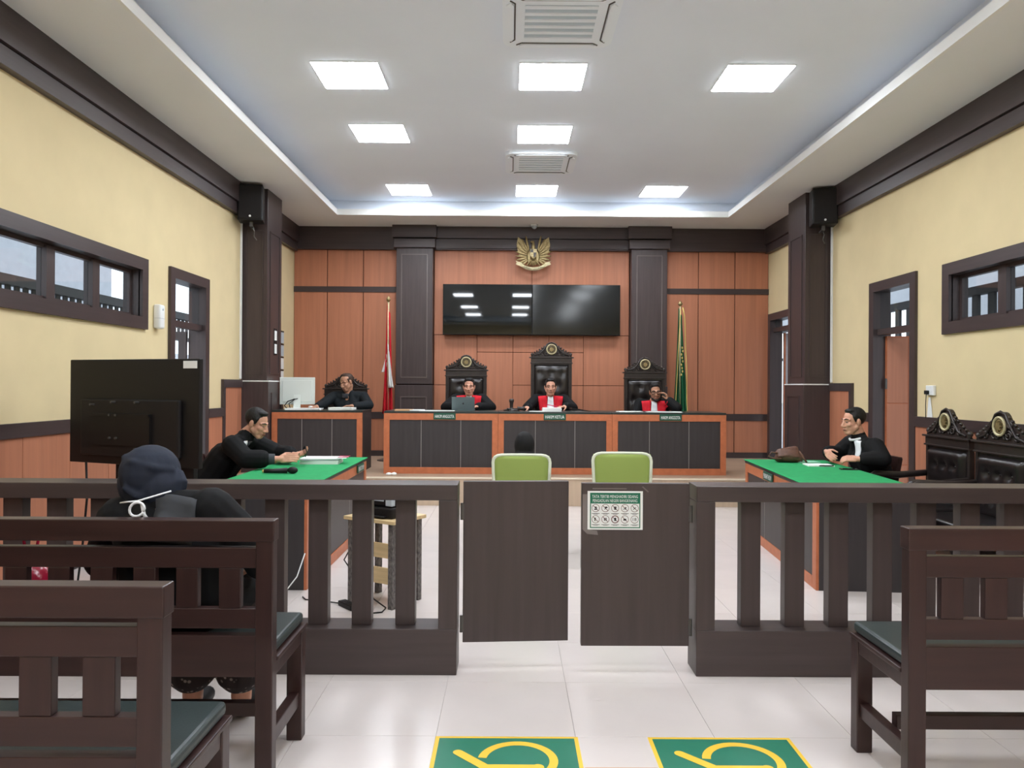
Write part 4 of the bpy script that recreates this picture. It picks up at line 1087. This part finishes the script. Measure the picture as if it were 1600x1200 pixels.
# judge with the hand on his cheek
X, Y, hz = 2.085, 10.93, 1.435
r_, b_, _, c, R = judge('judge with glasses resting his cheek on a raised hand', X, Y, hz, (176, -8, 5),
      (V(X - .21, Y + .08, 1.27), V(X - .30, Y - .02, 1.06), V(X - .18, Y - .24, .985)), (V(X + .18, Y + .06, 1.27), V(X + .27, Y - .22, 1.215), V(X + .165, Y - .115, 1.315)),
      (V(.7, -.6, 0), V(0, 0, -1), V(1, 1, 0), .4), (V(-.38, .0, 1), V(-1, .3, -.2), V(0, -1, 0), .75), -.03, 'skin_dark')
hair_part(r_, c, R)
def P_(x, y, z): return c + R @ V(x, y, z)
gl = thing('eyeglasses', 'black framed eyeglasses on the judge leaning on his hand', 'eyeglasses', tuple(c))
for s_ in (-1, 1):
    pts = [P_(s_ * .033 + .026 * math.copysign(abs(math.cos(a)) ** .6, math.cos(a)), .1, .004 + .019 * math.copysign(abs(math.sin(a)) ** .6, math.sin(a))) for a in [2 * PI * i / 16 for i in range(17)]]
    put('rim', MB().tube(pts, .0035, 6), 'black_plastic', gl)
    put('temple', MB().tube([P_(s_ * .06, .1, .008), P_(s_ * .082, .06, .01), P_(s_ * .09, -.01, .008)], .003, 6), 'black_plastic', gl)
put('bridge', MB().tube([P_(-.008, .108, .006), P_(0, .115, .008), P_(.008, .108, .006)], .0035, 6), 'black_plastic', gl)
bm_ = MB()
for s_ in (-1, 1): bm_.chain([P_(s_ * .066, .012, -.04), P_(s_ * .05, .048, -.09), P_(0, .074, -.115)], [.012, .021, .026], 8)
bm_.cap(P_(-.03, .086, -.056), P_(.03, .086, -.056), .007, n=8)
put('beard', blob_mesh('beard', bm_, .006, 1, 'hair'), None, r_)
# clerk
Y = 10.95
D = dict(head=V(-2.345, Y - .02, 1.545), rot=(146, -20, 4), hips=V(-2.33, Y + .14, PL + .60), chest=V(-2.33, Y + .05, 1.20), neck=V(-2.335, Y + .03, 1.385), lat=V(-1, .1, 0), fat=1.08, cuff=.05,
         armR=(V(-2.54, Y + .04, 1.34), V(-2.66, Y - .20, 1.225), V(-2.66, Y - .46, 1.21)), armL=(V(-2.12, Y + .06, 1.34), V(-2.0, Y - .15, 1.225), V(-2.19, Y - .36, 1.215)),
         handR=(V(-.25, -1, -.05), V(0, 0, -1), V(1, 0, 0), .3), handL=(V(-1, -.35, 0), V(0, -.2, -1), V(-.3, 1, 0), .5),
         legR=(V(-2.44, 10.66, PL + .52), V(-2.44, 10.68, PL + .09)), legL=(V(-2.22, 10.66, PL + .52), V(-2.22, 10.68, PL + .09)), toe=V(0, -1, 0))
r_, b_, bvh, c, R = make_person('clerk in dark jacket leaning over papers beside the white monitor', (-2.33, Y + .1, PL), D, 'skin_dark', 'suit', .0065, 'people seated on the platform')
face_parts(r_, b_, c, R, brow='hair_brown', closed=True); hair_part(r_, c, R, m='hair_brown', recede=True)
put('collar', drape(bvh, grid_pts(lambda u, v: (-2.36 + (u - .5) * .09, Y, 1.385 - .07 * v), 4, 4), (0, 1, 0), .02, .01), 'robe_grey', r_)
# man at the left green desk, facing +x
D = dict(head=V(-2.315, 6.98, 1.152), rot=(-102, -20, 0), hips=V(-2.76, 7.0, .585), chest=V(-2.58, 7.0, .85), neck=V(-2.42, 6.99, 1.03), lat=V(0, -1, 0), fat=1.25, cuff=.085, hem=.85, k=1.06, sw=1.2, collar=.6,
         armR=(V(-2.47, 6.79, .965), V(-2.31, 6.67, .855), V(-2.035, 6.74, .85)), armL=(V(-2.43, 7.2, .965), V(-2.2, 7.26, .85), V(-1.99, 7.08, .855)), sleeveR=.45, sleeveL=.6,
         handR=(V(1, .12, .08), V(0, .9, -.3), V(0, .5, 1), .35), handL=(V(1, -.25, .25), V(0, -.6, .8), V(0, -.5, .5), .55),
         legR=(V(-2.32, 6.88, .5), V(-2.3, 6.88, .09)), legL=(V(-2.32, 7.12, .5), V(-2.3, 7.12, .09)), toe=V(1, 0, 0))
r_, b_, bvh, c, R = make_person('man in black robe looking at a phone at the green desk', (-2.7, 7.0, 0), D, 'skin', 'robe', .0055)
face_parts(r_, b_, c, R, 1.06, closed=True); hair_part(r_, c, R, 1.06)
put('grey_cuff', MB().cone(D['armR'][1].lerp(D['armR'][2], .42), D['armR'][1].lerp(D['armR'][2], .86), .052, .047, 14), 'robe_grey', r_)
put('white_band', drape(bvh, grid_pts(lambda u, v: (-2.38 + .028 * v, 6.84 + u * .05, 1.0 - .13 * v), 4, 7), (-1, .55, 0), .012, .014), 'bib_white', r_)
put('grey_facing', drape(bvh, grid_pts(lambda u, v: (-2.34 + .02 * v, 6.91 + u * .05, .99 - .2 * v), 4, 7), (-1, .35, 0), .010, .012), 'robe_grey', r_)
# man at the right green desk, facing -x
D = dict(head=V(3.36, 7.45, 1.18), rot=(98, -4, 0), hips=V(3.60, 7.45, .585), chest=V(3.50, 7.45, .83), neck=V(3.425, 7.45, 1.0), lat=V(0, 1, 0), fat=1.28, cuff=.07, hem=.85, k=1.06, sw=1.15, collar=.45,
         armR=(V(3.45, 7.68, .95), V(3.34, 7.74, .84), V(3.135, 7.52, .875)), armL=(V(3.47, 7.23, .95), V(3.46, 7.06, .85), V(3.25, 7.12, .845)), sleeveR=.8, sleeveL=.62,
         handR=(V(-.15, -1, -.25), V(.9, 0, -.4), V(0, 0, 1), .5), handL=(V(-1, .45, .02), V(.2, .6, -.7), V(0, .4, 1), .75),
         legR=(V(3.16, 7.57, .5), V(3.14, 7.57, .09)), legL=(V(3.16, 7.33, .5), V(3.14, 7.33, .09)), toe=V(-1, 0, 0))
r_, b_, bvh, c, R = make_person('man in black robe with clasped hands at the green desk', (3.55, 7.45, 0), D, 'skin', 'robe', .0055)
face_parts(r_, b_, c, R, 1.06); hair_part(r_, c, R, 1.06)
put('white_band', drape(bvh, grid_pts(lambda u, v: (3.36 + .02 * v, 7.32 + u * .09, 1.0 - .19 * v), 5, 8), (1, .45, 0), .012, .014), 'bib_white', r_)
put('white_collar', MB().tube([V(3.395, 7.355, 1.022), V(3.35, 7.40, 1.005), V(3.335, 7.45, 1.0), V(3.35, 7.50, 1.01)], .012, 8), 'bib_white', r_)
wt = thing('wristwatch', 'dark wristwatch on the man with clasped hands', 'watch', tuple(D['armR'][2]))
q = D['armR'][2] + (D['armR'][1] - D['armR'][2]) * .1
dq = (D['armR'][1] - D['armR'][2]).normalized()
put('strap', MB().cone(q - dq * .012, q + dq * .012, .036, .036, 14), 'black_plastic', wt); put('dial', MB().cone(q + V(-.03, -.02, .0), q + V(-.042, -.026, .0), .016, n=12), 'steel_dark', wt)
# witness in the green chair, seen from behind
D = dict(head=V(.133, 6.93, .955), rot=(0, -12, 0), hips=V(.1, 6.72, .615), chest=V(.115, 6.80, .72), neck=V(.125, 6.86, .82), lat=V(1, 0, 0), fat=.88, cuff=.05, sw=.85,
         armR=(V(.265, 6.84, .765), V(.285, 6.96, .64), V(.22, 7.14, .67)), armL=(V(-.02, 6.84, .765), V(-.06, 6.96, .64), V(.02, 7.14, .67)),
         handR=(V(-.6, .8, 0), V(0, 0, -1), V(-1, 0, 0), .4), handL=(V(.6, .8, 0), V(0, 0, -1), V(1, 0, 0), .4),
         legR=(V(.2, 7.12, .58), V(.2, 7.12, .09)), legL=(V(.0, 7.12, .58), V(.0, 7.12, .09)))
r_, b_, bvh, c, R = make_person('person in a black headscarf seated on the green mesh chair, seen from behind', (.1, 6.74, 0), D, 'skin', 'robe', .007)
face_parts(r_, b_, c, R)
hj = MB().ell(c + V(0, -.02, .02), (.094, .115, .125), u=18, v=12).cap(c + V(0, -.03, -.05), V(.125, 6.84, .80), .09, .12).cap(V(.03, 6.84, .8), V(.22, 6.84, .8), .085)
put('headscarf', blob_mesh('headscarf', hj, .009, 3, 'hijab_black'), None, r_)
# person on the second public bench, seen from behind
D = dict(head=V(-1.475, 3.15, 1.12), rot=(28, -14, -4), hips=V(-1.34, 3.07, .645), chest=V(-1.36, 3.07, .88), neck=V(-1.42, 3.1, 1.045), lat=V(1, .1, .04), fat=1.2, cuff=.065, hem=.1, sw=1.15, collar=.5,
         armR=(V(-1.20, 3.07, 1.005), V(-1.045, 3.14, .83), V(-1.10, 3.38, .70)), armL=(V(-1.58, 3.1, .96), V(-1.72, 3.24, .76), V(-1.55, 3.42, .68)),
         handR=(V(-.7, .6, 0), V(0, 0, -1), V(-.5, -.5, 0), .4), handL=(V(.7, .6, 0), V(0, 0, -1), V(.5, -.5, 0), .4),
         legR=(V(-1.21, 3.46, .56), V(-1.21, 3.46, .085)), legL=(V(-1.43, 3.46, .56), V(-1.43, 3.46, .085)))
r_, b_, bvh, c, R = make_person('person in a navy headscarf and black robe seated on a bench, seen from behind', (-1.35, 3.1, 0), D, 'skin', 'robe', .007)
face_parts(r_, b_, c, R)
hj = MB().ell(c + V(.0, -.02, .025), (.118, .125, .115), u=18, v=12).ell(c + V(.055, -.045, -.035), (.085, .095, .095), u=16, v=10).cap(c + V(.0, -.03, -.06), V(-1.43, 3.12, 1.03), .088, .09).ell(c + V(-.05, .0, -.02), (.085, .1, .1))
hj.tube([c + V(-.09, -.05, .09), c + V(-.02, -.125, .075), c + V(.06, -.12, .055), c + V(.11, -.05, .035)], .017, 8)
hj.tube([c + V(.115, -.02, .03), c + V(.14, -.05, -.01), c + V(.13, -.06, -.06), c + V(.10, -.04, -.10)], [.02, .028, .03, .02], 8)
hj.tube([c + V(-.06, -.12, -.02), c + V(.0, -.13, -.06), c + V(.07, -.115, -.05)], .014, 8)
put('headscarf', blob_mesh('headscarf', hj, .008, 2, 'hijab_navy'), None, r_)
sk = MB()
for x in (-1.21, -1.43): sk.chain([V(x, 3.44, .55), V(x, 3.45, .36), V(x, 3.45, .235)], [.1, .112, .118])
put('batik_skirt', blob_mesh('batik_skirt', sk, .012, 2, 'batik'), None, r_)
put('grey_yoke', drape(bvh, grid_pts(lambda u, v: (-1.40 + .17 * u, 3.02, 1.075 - .02 * u - v * .17), 7, 7), (0, 1, 0), .008, .014), 'robe_grey', r_)
nb = V(-1.44, 2.955, 1.055)
put('neck_cord', MB().tube([V(-1.53, 3.0, 1.04), V(-1.48, 2.965, 1.05), nb, V(-1.39, 2.965, 1.07), V(-1.34, 3.02, 1.085)], .0035, 6), 'bib_white', r_)
def ribbon(p): return MB().sheet([[Vector(q) + V(0, 0, .006) for q in p], [Vector(q) - V(0.004, 0, .008) for q in p]], .003, (0, -1, 0))
put('ribbon_loop', MB().tube([nb + V(.004 + .026 * math.cos(a) + .012 * math.sin(a), -.014, -.03 + .026 * math.sin(a) - .008 * math.cos(a)) for a in [2 * PI * i / 16 for i in range(17)]], .0055, 6), 'bib_white', r_)
put('ribbon_tail', MB().sheet([[nb + V(.015, -.012, -.01), nb + V(.028, -.012, -.008)], [nb + V(.025, -.016, -.05), nb + V(.038, -.016, -.047)], [nb + V(.04, -.012, -.085), nb + V(.058, -.012, -.08)]], .003, (0, -1, 0)), 'bib_white', r_)

# ------------------------------------------------------------------ television on a stand, seen from behind
t = thing('television', 'big black television on a floor stand, seen from behind near the left wall', 'television', (-2.64, 5.325, .94), math.radians(-21.8))
obj('casing', BB(-.605, .605, 0, .035, 0, .74, r=.006), 'black_plastic', t)
obj('rear_housing', BB(-.46, .46, -.035, .0, .06, .46, r=.012), 'black_satin', t)
obj('mount_plate', MB().box(-.33, .22, -.055, -.035, .14, .36).box(-.33, .22, -.065, -.055, .34, .36), 'black_plastic', t)
for i, (x, z) in enumerate(((-.32, .42), (-.12, .44), (.10, .44), (-.14, .35), (-.08, .35), (-.14, .19), (-.08, .19), (.10, .12))):
    obj('screw', MB().cone((x, -.034 if z > .4 or z < .13 else -.056, z), (x, -.072, z), .008, n=8), 'steel_dark', t)
obj('white_label', BB(.465, .585, -.003, 0.001, .675, .725, r=.0008, seg=1), 'paper', t)
s = thing('television_stand', 'black floor stand carrying the television near the left wall', 'stand', (-2.64, 5.325, 0), math.radians(-21.8))
obj('stand_panel', BB(-.22, .50, .06, .10, .12, 1.25, r=.005), 'black_satin', s)
for x in (-.15, .42): obj('upright', BB(x - .025, x + .025, .10, .15, .06, 1.25, r=.004), 'black_plastic', s)
obj('foot_bar', BB(-.45, .62, .10, .15, .05, .10, r=.004), 'black_plastic', s)
for x in (-.35, .52):
    obj('foot', BB(x - .025, x + .025, -.22, .45, .045, .085, r=.004), 'black_plastic', s)
    for y in (-.18, .40): obj('caster', MB().cone((x - .012, y, .024), (x + .012, y, .024), .024, n=12), 'black_plastic', s)
obj('bracket_arm', MB().box(-.2, -.15, .035, .06, 1.05, 1.25).box(.37, .42, .035, .06, 1.05, 1.25), 'steel_dark', s)
tag(obj('television_cable', MB().tube([(-3.02, 5.44, .95), (-3.0, 5.42, .7), (-3.02, 5.40, .35), (-3.05, 5.38, .03), (-3.2, 5.2, .012)], .008, 6), 'black_plastic', None, True), 'dark cable hanging below the television seen from behind', 'cable')

# ------------------------------------------------------------------ stool and device behind the railing
t = thing('wooden_stool', 'tall pine stool with dark speckled legs behind the left railing', 'stool', (-.87, 5.345, 0), math.radians(-31))
obj('seat', BB(-.225, .225, -.18, .18, .575, .60, r=.004), 'pine', t)
for x in (-.18, .18):
    for y in (-.14, .14): obj('leg', BB(x - .02, x + .02, y - .02, y + .02, 0, .575, r=.003), 'leg_speckled', t)
obj('shelf_board', BB(-.16, .16, -.155, -.14, .34, .44, r=.003), 'pine', t); obj('shelf_board', BB(-.16, .16, -.155, .155, .165, .185, r=.003), 'pine', t); obj('shelf_board', BB(-.16, .16, -.155, -.14, .18, .275, r=.003), 'pine', t)
for x in (-.18, .18): obj('side_rail', BB(x - .015, x + .015, -.12, .12, .30, .33, r=.003), 'leg_speckled', t)
p = thing('printer', 'small black printer with silver trim on the pine stool', 'printer', (-.87, 5.345, .60), math.radians(-31))
obj('body', MB().bbox(-.17, .17, -.13, .13, 0, .075, r=.012).bbox(-.15, .15, -.11, .12, .08, .15, r=.015), 'black_plastic', p)
obj('tray', BB(-.12, .12, -.16, -.10, .01, .02, r=.003), 'black_satin', p)
obj('silver_trim', MB().box(-.10, .08, -.117, -.108, .115, .125).bbox(.10, .155, -.118, -.08, .085, .155, r=.004), 'grey_plastic', p)
ps = thing('power_strip', 'black power strip on the floor beside the pine stool', 'power strip', (-1.09, 5.17, 0), math.radians(-50))
obj('housing', BB(-.09, .09, -.03, .03, 0, .035, r=.006), 'black_plastic', ps)
for i in range(3): obj('socket', MB().cone((-.055 + i * .055, 0, .03), (-.055 + i * .055, 0, .037), .02, n=12), 'black_satin', ps)
tag(obj('power_cable', MB().tube([(-1.16, 5.23, .012), (-1.3, 5.3, .008), (-1.42, 5.33, .008), (-1.46, 5.4, .008)], .005, 6), 'black_plastic', None, True), 'black cable from the power strip to the green desk', 'cable')
tag(obj('loose_cable', MB().tube([(-1.03, 5.1, .006), (-.93, 5.02, .006), (-.84, 5.05, .006), (-.83, 5.15, .006), (-.92, 5.2, .05), (-.98, 5.28, .1), (-1.1, 5.31, .22), (-1.16, 5.36, .28), (-1.1, 5.4, .4)], .005, 6), 'black_plastic', None, True), 'thin black cable looped around the legs of the stool', 'cable')
tag(obj('white_cable', MB().tube([(-1.44, 5.38, .32), (-1.49, 5.36, .16), (-1.6, 5.3, .01), (-1.85, 5.1, .006), (-2.05, 4.9, .006), (-2.15, 5.0, .006)], .005, 6), 'white_plastic', None, True), 'white cable running down the end of the green desk', 'cable')

# ------------------------------------------------------------------ things on the desks
ZD = PL + .82
t = thing('laptop', 'grey laptop with raised lid in front of the left judge', 'laptop', (-.635, 10.34, ZD))
obj('lid', MB().prism([(.0, .0), (.006, .0), (-.024, .185), (-.030, .185)], -.155, .155, 'X'), 'laptop_grey', t)
obj('keyboard_deck', BB(-.155, .155, .0, .22, 0, .012, r=.003), 'laptop_grey', t)
lg = MB(); disc(lg, 0, 0, .011, .012); disc(lg, .004, .014, .003, .005)
o = obj('lid_logo', lg, 'ink', t); o.location = (0.0, -.0165, .095); o.rotation_euler = (math.radians(9), 0, 0)
def papers(label, loc, rot, w, d, h, m='paper', n_=3, cat='papers', nm='paper_stack', edge=None):
    t = thing(nm, label, cat, loc, rot)
    for i in range(n_):
        a = (random.random() - .5) * .12; z0 = h * i / n_
        o = obj('sheet', B(-w / 2, w / 2, -d / 2, d / 2, z0, z0 + h / n_ - .0006), m if not edge or i != n_ - 2 else edge, t); o.rotation_euler = (0, 0, a)
    return t
papers('small closed book lying at the red flag end of the judges bench', (-1.42, 10.22, ZD), .1, .24, .2, .018, 'tape_tan', 2, 'book', 'book')
papers('white papers at the red flag end of the judges bench', (-1.24, 10.2, ZD), -.1, .16, .2, .016)
papers('white sheets in front of the laptop on the judges bench', (-.97, 10.15, ZD), .05, .46, .21, .006, n_=2)
papers('open white documents in front of the presiding judge', (.56, 10.22, ZD), .05, .25, .2, .05, n_=4)
papers('white sheets right of the presiding judge documents', (.36, 10.13, ZD), -.05, .2, .15, .006, n_=2)
papers('white sheets at the elbow of the judge with glasses', (1.60, 10.2, ZD), .08, .32, .2, .01, n_=2)
papers('white papers in front of the judge with glasses', (2.05, 10.15, ZD), -.04, .46, .21, .008, n_=2)
pn = thing('pen', 'dark red pen on the documents of the presiding judge', 'pen', (.58, 10.28, ZD + .062)); obj('barrel', MB().cone((-.09, 0, .03), (.06, .02, .0), .006), 'magenta', pn, True); obj('tip', MB().cone((.06, .02, 0), (.075, .022, -.003), .006, .001), 'chrome', pn)
g = thing('gavel', 'dark wooden gavel with sounding block beside the presiding judge', 'gavel', (.02, 10.30, ZD))
obj('sound_block', MB().lathe([(0, 0), (.11, 0), (.11, .012), (.09, .025), (0, .025)], (0, 0, 0), 20), 'carved_wood', g, True)
obj('stand_post', MB().lathe([(0, 0), (.03, 0), (.022, .03), (.026, .09), (.034, .1), (.034, .13), (.02, .14), (0, .14)], (.0, .0, .025), 14), 'carved_wood', g, True)
obj('gavel_head', MB().lathe([(0, -.05), (.03, -.05), (.03, -.035), (.024, -.03), (.024, .03), (.03, .035), (.03, .05), (0, .05)], (.13, -.02, .035), 14, 'X'), 'carved_wood', g, True)
obj('gavel_handle', MB().tube([(.13, -.02, .035), (.02, -.07, .03), (-.06, -.1, .03)], [.009, .011, .012], 8), 'carved_wood', g, True)
f = thing('folder', 'flat black folder on the bench beyond the presiding judge', 'folder', (.96, 10.42, ZD), .1)
obj('cover', MB().prism([(-.13, .02), (.13, .0), (.13, .004), (-.13, .05)], -.1, .1, 'Y'), 'black_plastic', f); obj('sheets', B(-.12, .12, -.09, .09, 0, .003), 'paper', f)
# clerk table
m_ = thing('computer_monitor', 'white all-in-one monitor seen from behind on the clerk desk', 'monitor', (-2.93, 10.50, ZD), math.radians(8))
obj('panel', BB(-.235, .235, -.012, .02, .065, .44, r=.006), 'imac_white', m_); obj('rear_bulge', BB(-.2, .2, -.02, -.012, .10, .40, r=.006), 'imac_white', m_)
obj('neck', MB().prism([(-.07, .008), (-.02, .008), (-.012, .2), (-.03, .2)], -.045, .045, 'X'), 'imac_white', m_); obj('foot', BB(-.1, .1, -.12, .08, 0, .01, r=.003), 'imac_white', m_)
obj('cable', MB().tube([(-.02, -.02, .15), (-.06, -.07, .13), (-.12, -.06, .11), (-.16, -.08, .05), (-.12, -.1, .01)], .007, 6).tube([(.02, -.02, .15), (-.02, -.09, .14), (-.10, -.08, .08), (-.08, -.1, .01)], .006, 6), 'black_plastic', m_, True)
papers('open register book on the clerk desk', (-2.78, 10.30, ZD), .05, .46, .28, .022, n_=3, cat='book', nm='register_book')
papers('white stack of papers under the clerk arm', (-2.27, 10.32, ZD), -.1, .32, .22, .035, n_=4)
ms = thing('computer_mouse', 'white computer mouse under the clerk hand', 'mouse', (-2.72, 10.40, ZD + .024)); obj('shell', MB().ell((0, 0, .014), (.03, .052, .014), u=12, v=8), 'white_plastic', ms, True); obj('wheel', MB().cone((-.004, -.028, .026), (.004, -.028, .026), .006), 'grey_plastic', ms)
# left green desk
zt = .76
papers('thick stack of case files with magenta tabs on the green desk', (-1.80, 7.30, zt), math.radians(4), .36, .25, .055, n_=5, edge='grey_plastic')
tb = thing('file_tab', 'magenta and white index tabs sticking out of the case files', 'tabs', (-1.60, 7.30, zt + .03), .07)
for i in range(4): obj('tab', B(-.04, .05 + .01 * (i % 2), -.12 + i * .06, -.075 + i * .06, .026 + .003 * (i % 2), .029 + .003 * (i % 2)), 'magenta' if i % 2 else 'paper', tb)
mc = thing('microphone', 'black handheld microphone lying on the green desk', 'microphone', (-2.06, 6.40, zt), math.radians(3))
obj('handle', MB().tube([(0, 0, .022), (.05, 0, .022), (.19, 0, .026)], [.017, .018, .023], 12), 'black_plastic', mc, True); obj('grille', MB().ell((.235, 0, .029), (.045, .029, .029), u=14, v=10), 'black_satin', mc, True); obj('end_cap', MB().cone((-.014, 0, .021), (0, 0, .022), .014), 'fringe', mc, True)
ph = thing('smartphone', 'dark smartphone held by the man at the green desk', 'phone', (-1.875, 6.98, .90), math.radians(-30))
pm = MB().bbox(-.036, .036, -.004, .004, -.075, .075, r=.004).xf(Matrix.Rotation(math.radians(60), 4, 'Y') @ Matrix.Rotation(math.radians(35), 4, 'X'))
obj('case', pm, 'black_plastic', ph)
pm = MB().box(-.032, .032, -.0046, -.004, -.07, .07).xf(Matrix.Rotation(math.radians(60), 4, 'Y') @ Matrix.Rotation(math.radians(35), 4, 'X')); obj('screen', pm, 'tv_screen', ph)
# right green desk
bg = thing('leather_bag', 'brown leather bag with strap lying on the green desk', 'bag', (2.80, 7.64, zt), math.radians(-10))
obj('bag_body', blob_mesh('bag_body', MB().ell((0, 0, .06), (.13, .075, .06)).cap((-.08, .01, .085), (.06, .02, .125), .05, .04).ell((.09, 0, .05), (.06, .06, .05)).cap((-.10, 0, .04), (.1, 0, .04), .04), .008, 2, 'brown_leather'), None, bg)
obj('flap', MB().sheet([[(-.11 + .2 * i / 6, -.02 - .055 * j / 4, .15 - .012 * abs(i - 3) * .5 - .02 * j) for i in range(7)] for j in range(5)], .004, (0, -1, .3)), 'brown_leather', bg, True)
obj('strap', MB().tube([(-.1, -.02, .09), (-.17, -.03, .1), (-.2, -.04, .06), (-.15, -.06, .04), (-.08, -.07, .04)], .009, 6).tube([(.06, .0, .12), (.10, -.03, .11), (.13, -.06, .05), (.16, -.07, .008)], .01, 6), 'brown_leather', bg, True)
papers('white papers beside the brown bag on the green desk', (2.97, 7.32, zt), -.1, .24, .2, .012, n_=2)
papers('pale green booklet beside the brown bag', (2.98, 7.62, zt), .1, .2, .14, .012, 'paper_green', 2, 'booklet', 'booklet')
pp = thing('pen', 'black pen on the white papers beside the brown bag', 'pen', (3.0, 7.20, zt + .006)); obj('barrel', MB().cone((-.07, 0, .006), (.07, .012, .006), .005), 'black_plastic', pp, True); obj('clip', MB().box(-.06, -.02, -.002, .002, .01, .013), 'steel_dark', pp)
ph = thing('smartphone', 'dark smartphone lying in front of the clasped hands', 'phone', (3.11, 6.98, zt), math.radians(80)); obj('case', BB(-.037, .037, -.078, .078, 0, .009, r=.004), 'black_plastic', ph); obj('screen', B(-.033, .033, -.073, .073, .009, .0095), 'tv_screen', ph)
sc_ = thing('paper_scrap', 'small crumpled white paper on the platform edge by the bench', 'paper', (-1.52, 9.78, PL)); obj('crumple', MB().ell((-.03, 0, .02), (.04, .03, .02), u=7, v=5).ell((.04, 0, .022), (.035, .03, .022), u=6, v=4).cone((-.03, 0, .02), (.04, 0, .02), .012), 'paper', sc_)

# ------------------------------------------------------------------ wall fittings
for sx, X, lab in ((1, XL, 'black loudspeaker hung on the left side column'), (-1, XR, 'black loudspeaker hung on the right side column')):
    t = thing('loudspeaker', lab, 'speaker', (X + sx * .20, 9.82, 3.60), math.radians(12 * sx), 'loudspeakers on the side columns')
    obj('cabinet', BB(-.155, .155, -.13, .12, 0, .46, r=.012), 'black_plastic', t); obj('grille', BB(-.14, .14, -.142, -.13, .02, .44, r=.005), 'black_satin', t)
    obj('badge', MB().cone((.0, -.148, .05), (.0, -.142, .05), .014, n=12), 'white_plastic', t)
    obj('bracket', MB().box(-.02, .02, .0, .19, -.06, -.04).box(-.02, .02, -.02, .02, -.06, .0).tube([(0, .05, -.04), (.03, .08, -.1), (.02, .12, -.16), (.05, .16, -.2)], .008, 6), 'steel_dark', t)
for sx, X, y, lab in ((1, XL, 9.98, 'white cable conduit running up the wall beside the left column'), (-1, XR, 9.98, 'white cable conduit running up the wall beside the right column')):
    tag(obj('cable_conduit', BB(X, X + sx * .025, y, y + .03, 1.58, 3.66, r=.004), 'white_plastic'), lab, 'conduit')
t = thing('air_freshener', 'white air freshener box on the yellow wall between window and door', 'dispenser', (XL, 7.62, 2.06))
obj('housing', BB(0, .075, -.055, .055, 0, .24, r=.02, seg=4), 'white_plastic', t, True); obj('nozzle', MB().cone((.07, 0, .19), (.08, 0, .19), .012), 'grey_plastic', t); obj('seam', B(.02, .0765, -.0555, .0555, .1, .103), 'grey_plastic', t)
t = thing('wall_notice', 'two small white notices on the inner face of the left column', 'notice', (XL + .34, 10.40, 1.93))
obj('backing', B(0, .006, -.06, .06, -.02, .34), 'black_satin', t)
for z in (0, .18): obj('card', B(.006, .008, -.05, .05, z, z + .13), 'paper', t)
t = thing('wall_chart', 'hanging strip of pale pink schedule cards on the yellow wall behind the left column', 'chart', (XL, 11.78, 1.55))
for i in range(4): obj('card', B(.0, .012, -.12, .12, .2 * i, .2 * i + .17), 'pale_blue' if i > 1 else 'paper', t); obj('clip', B(.0, .02, -.04, .1, .2 * i + .17, .2 * i + .19), 'black_plastic', t)
t = thing('wall_socket', 'white wall socket above the carved chairs on the yellow wall', 'socket', (XR, 7.62, 1.44))
obj('plate', BB(-.03, 0, -.07, .07, 0, .1, r=.006), 'white_plastic', t); obj('plug', BB(-.06, -.03, -.0, .05, .01, .05, r=.006), 'black_plastic', t)
obj('lead', MB().tube([(-.05, .02, .01), (-.05, .03, -.1), (-.04, .045, -.23)], .004, 6), 'black_plastic', t, True)
tag(obj('paper_strip', MB().prism([(7.60, 1.22), (7.70, 1.20), (7.67, 1.42), (7.64, 1.42)], XR - .01, XR - .006, 'X'), 'paper'), 'narrow white paper strip hanging under the wall socket', 'paper')
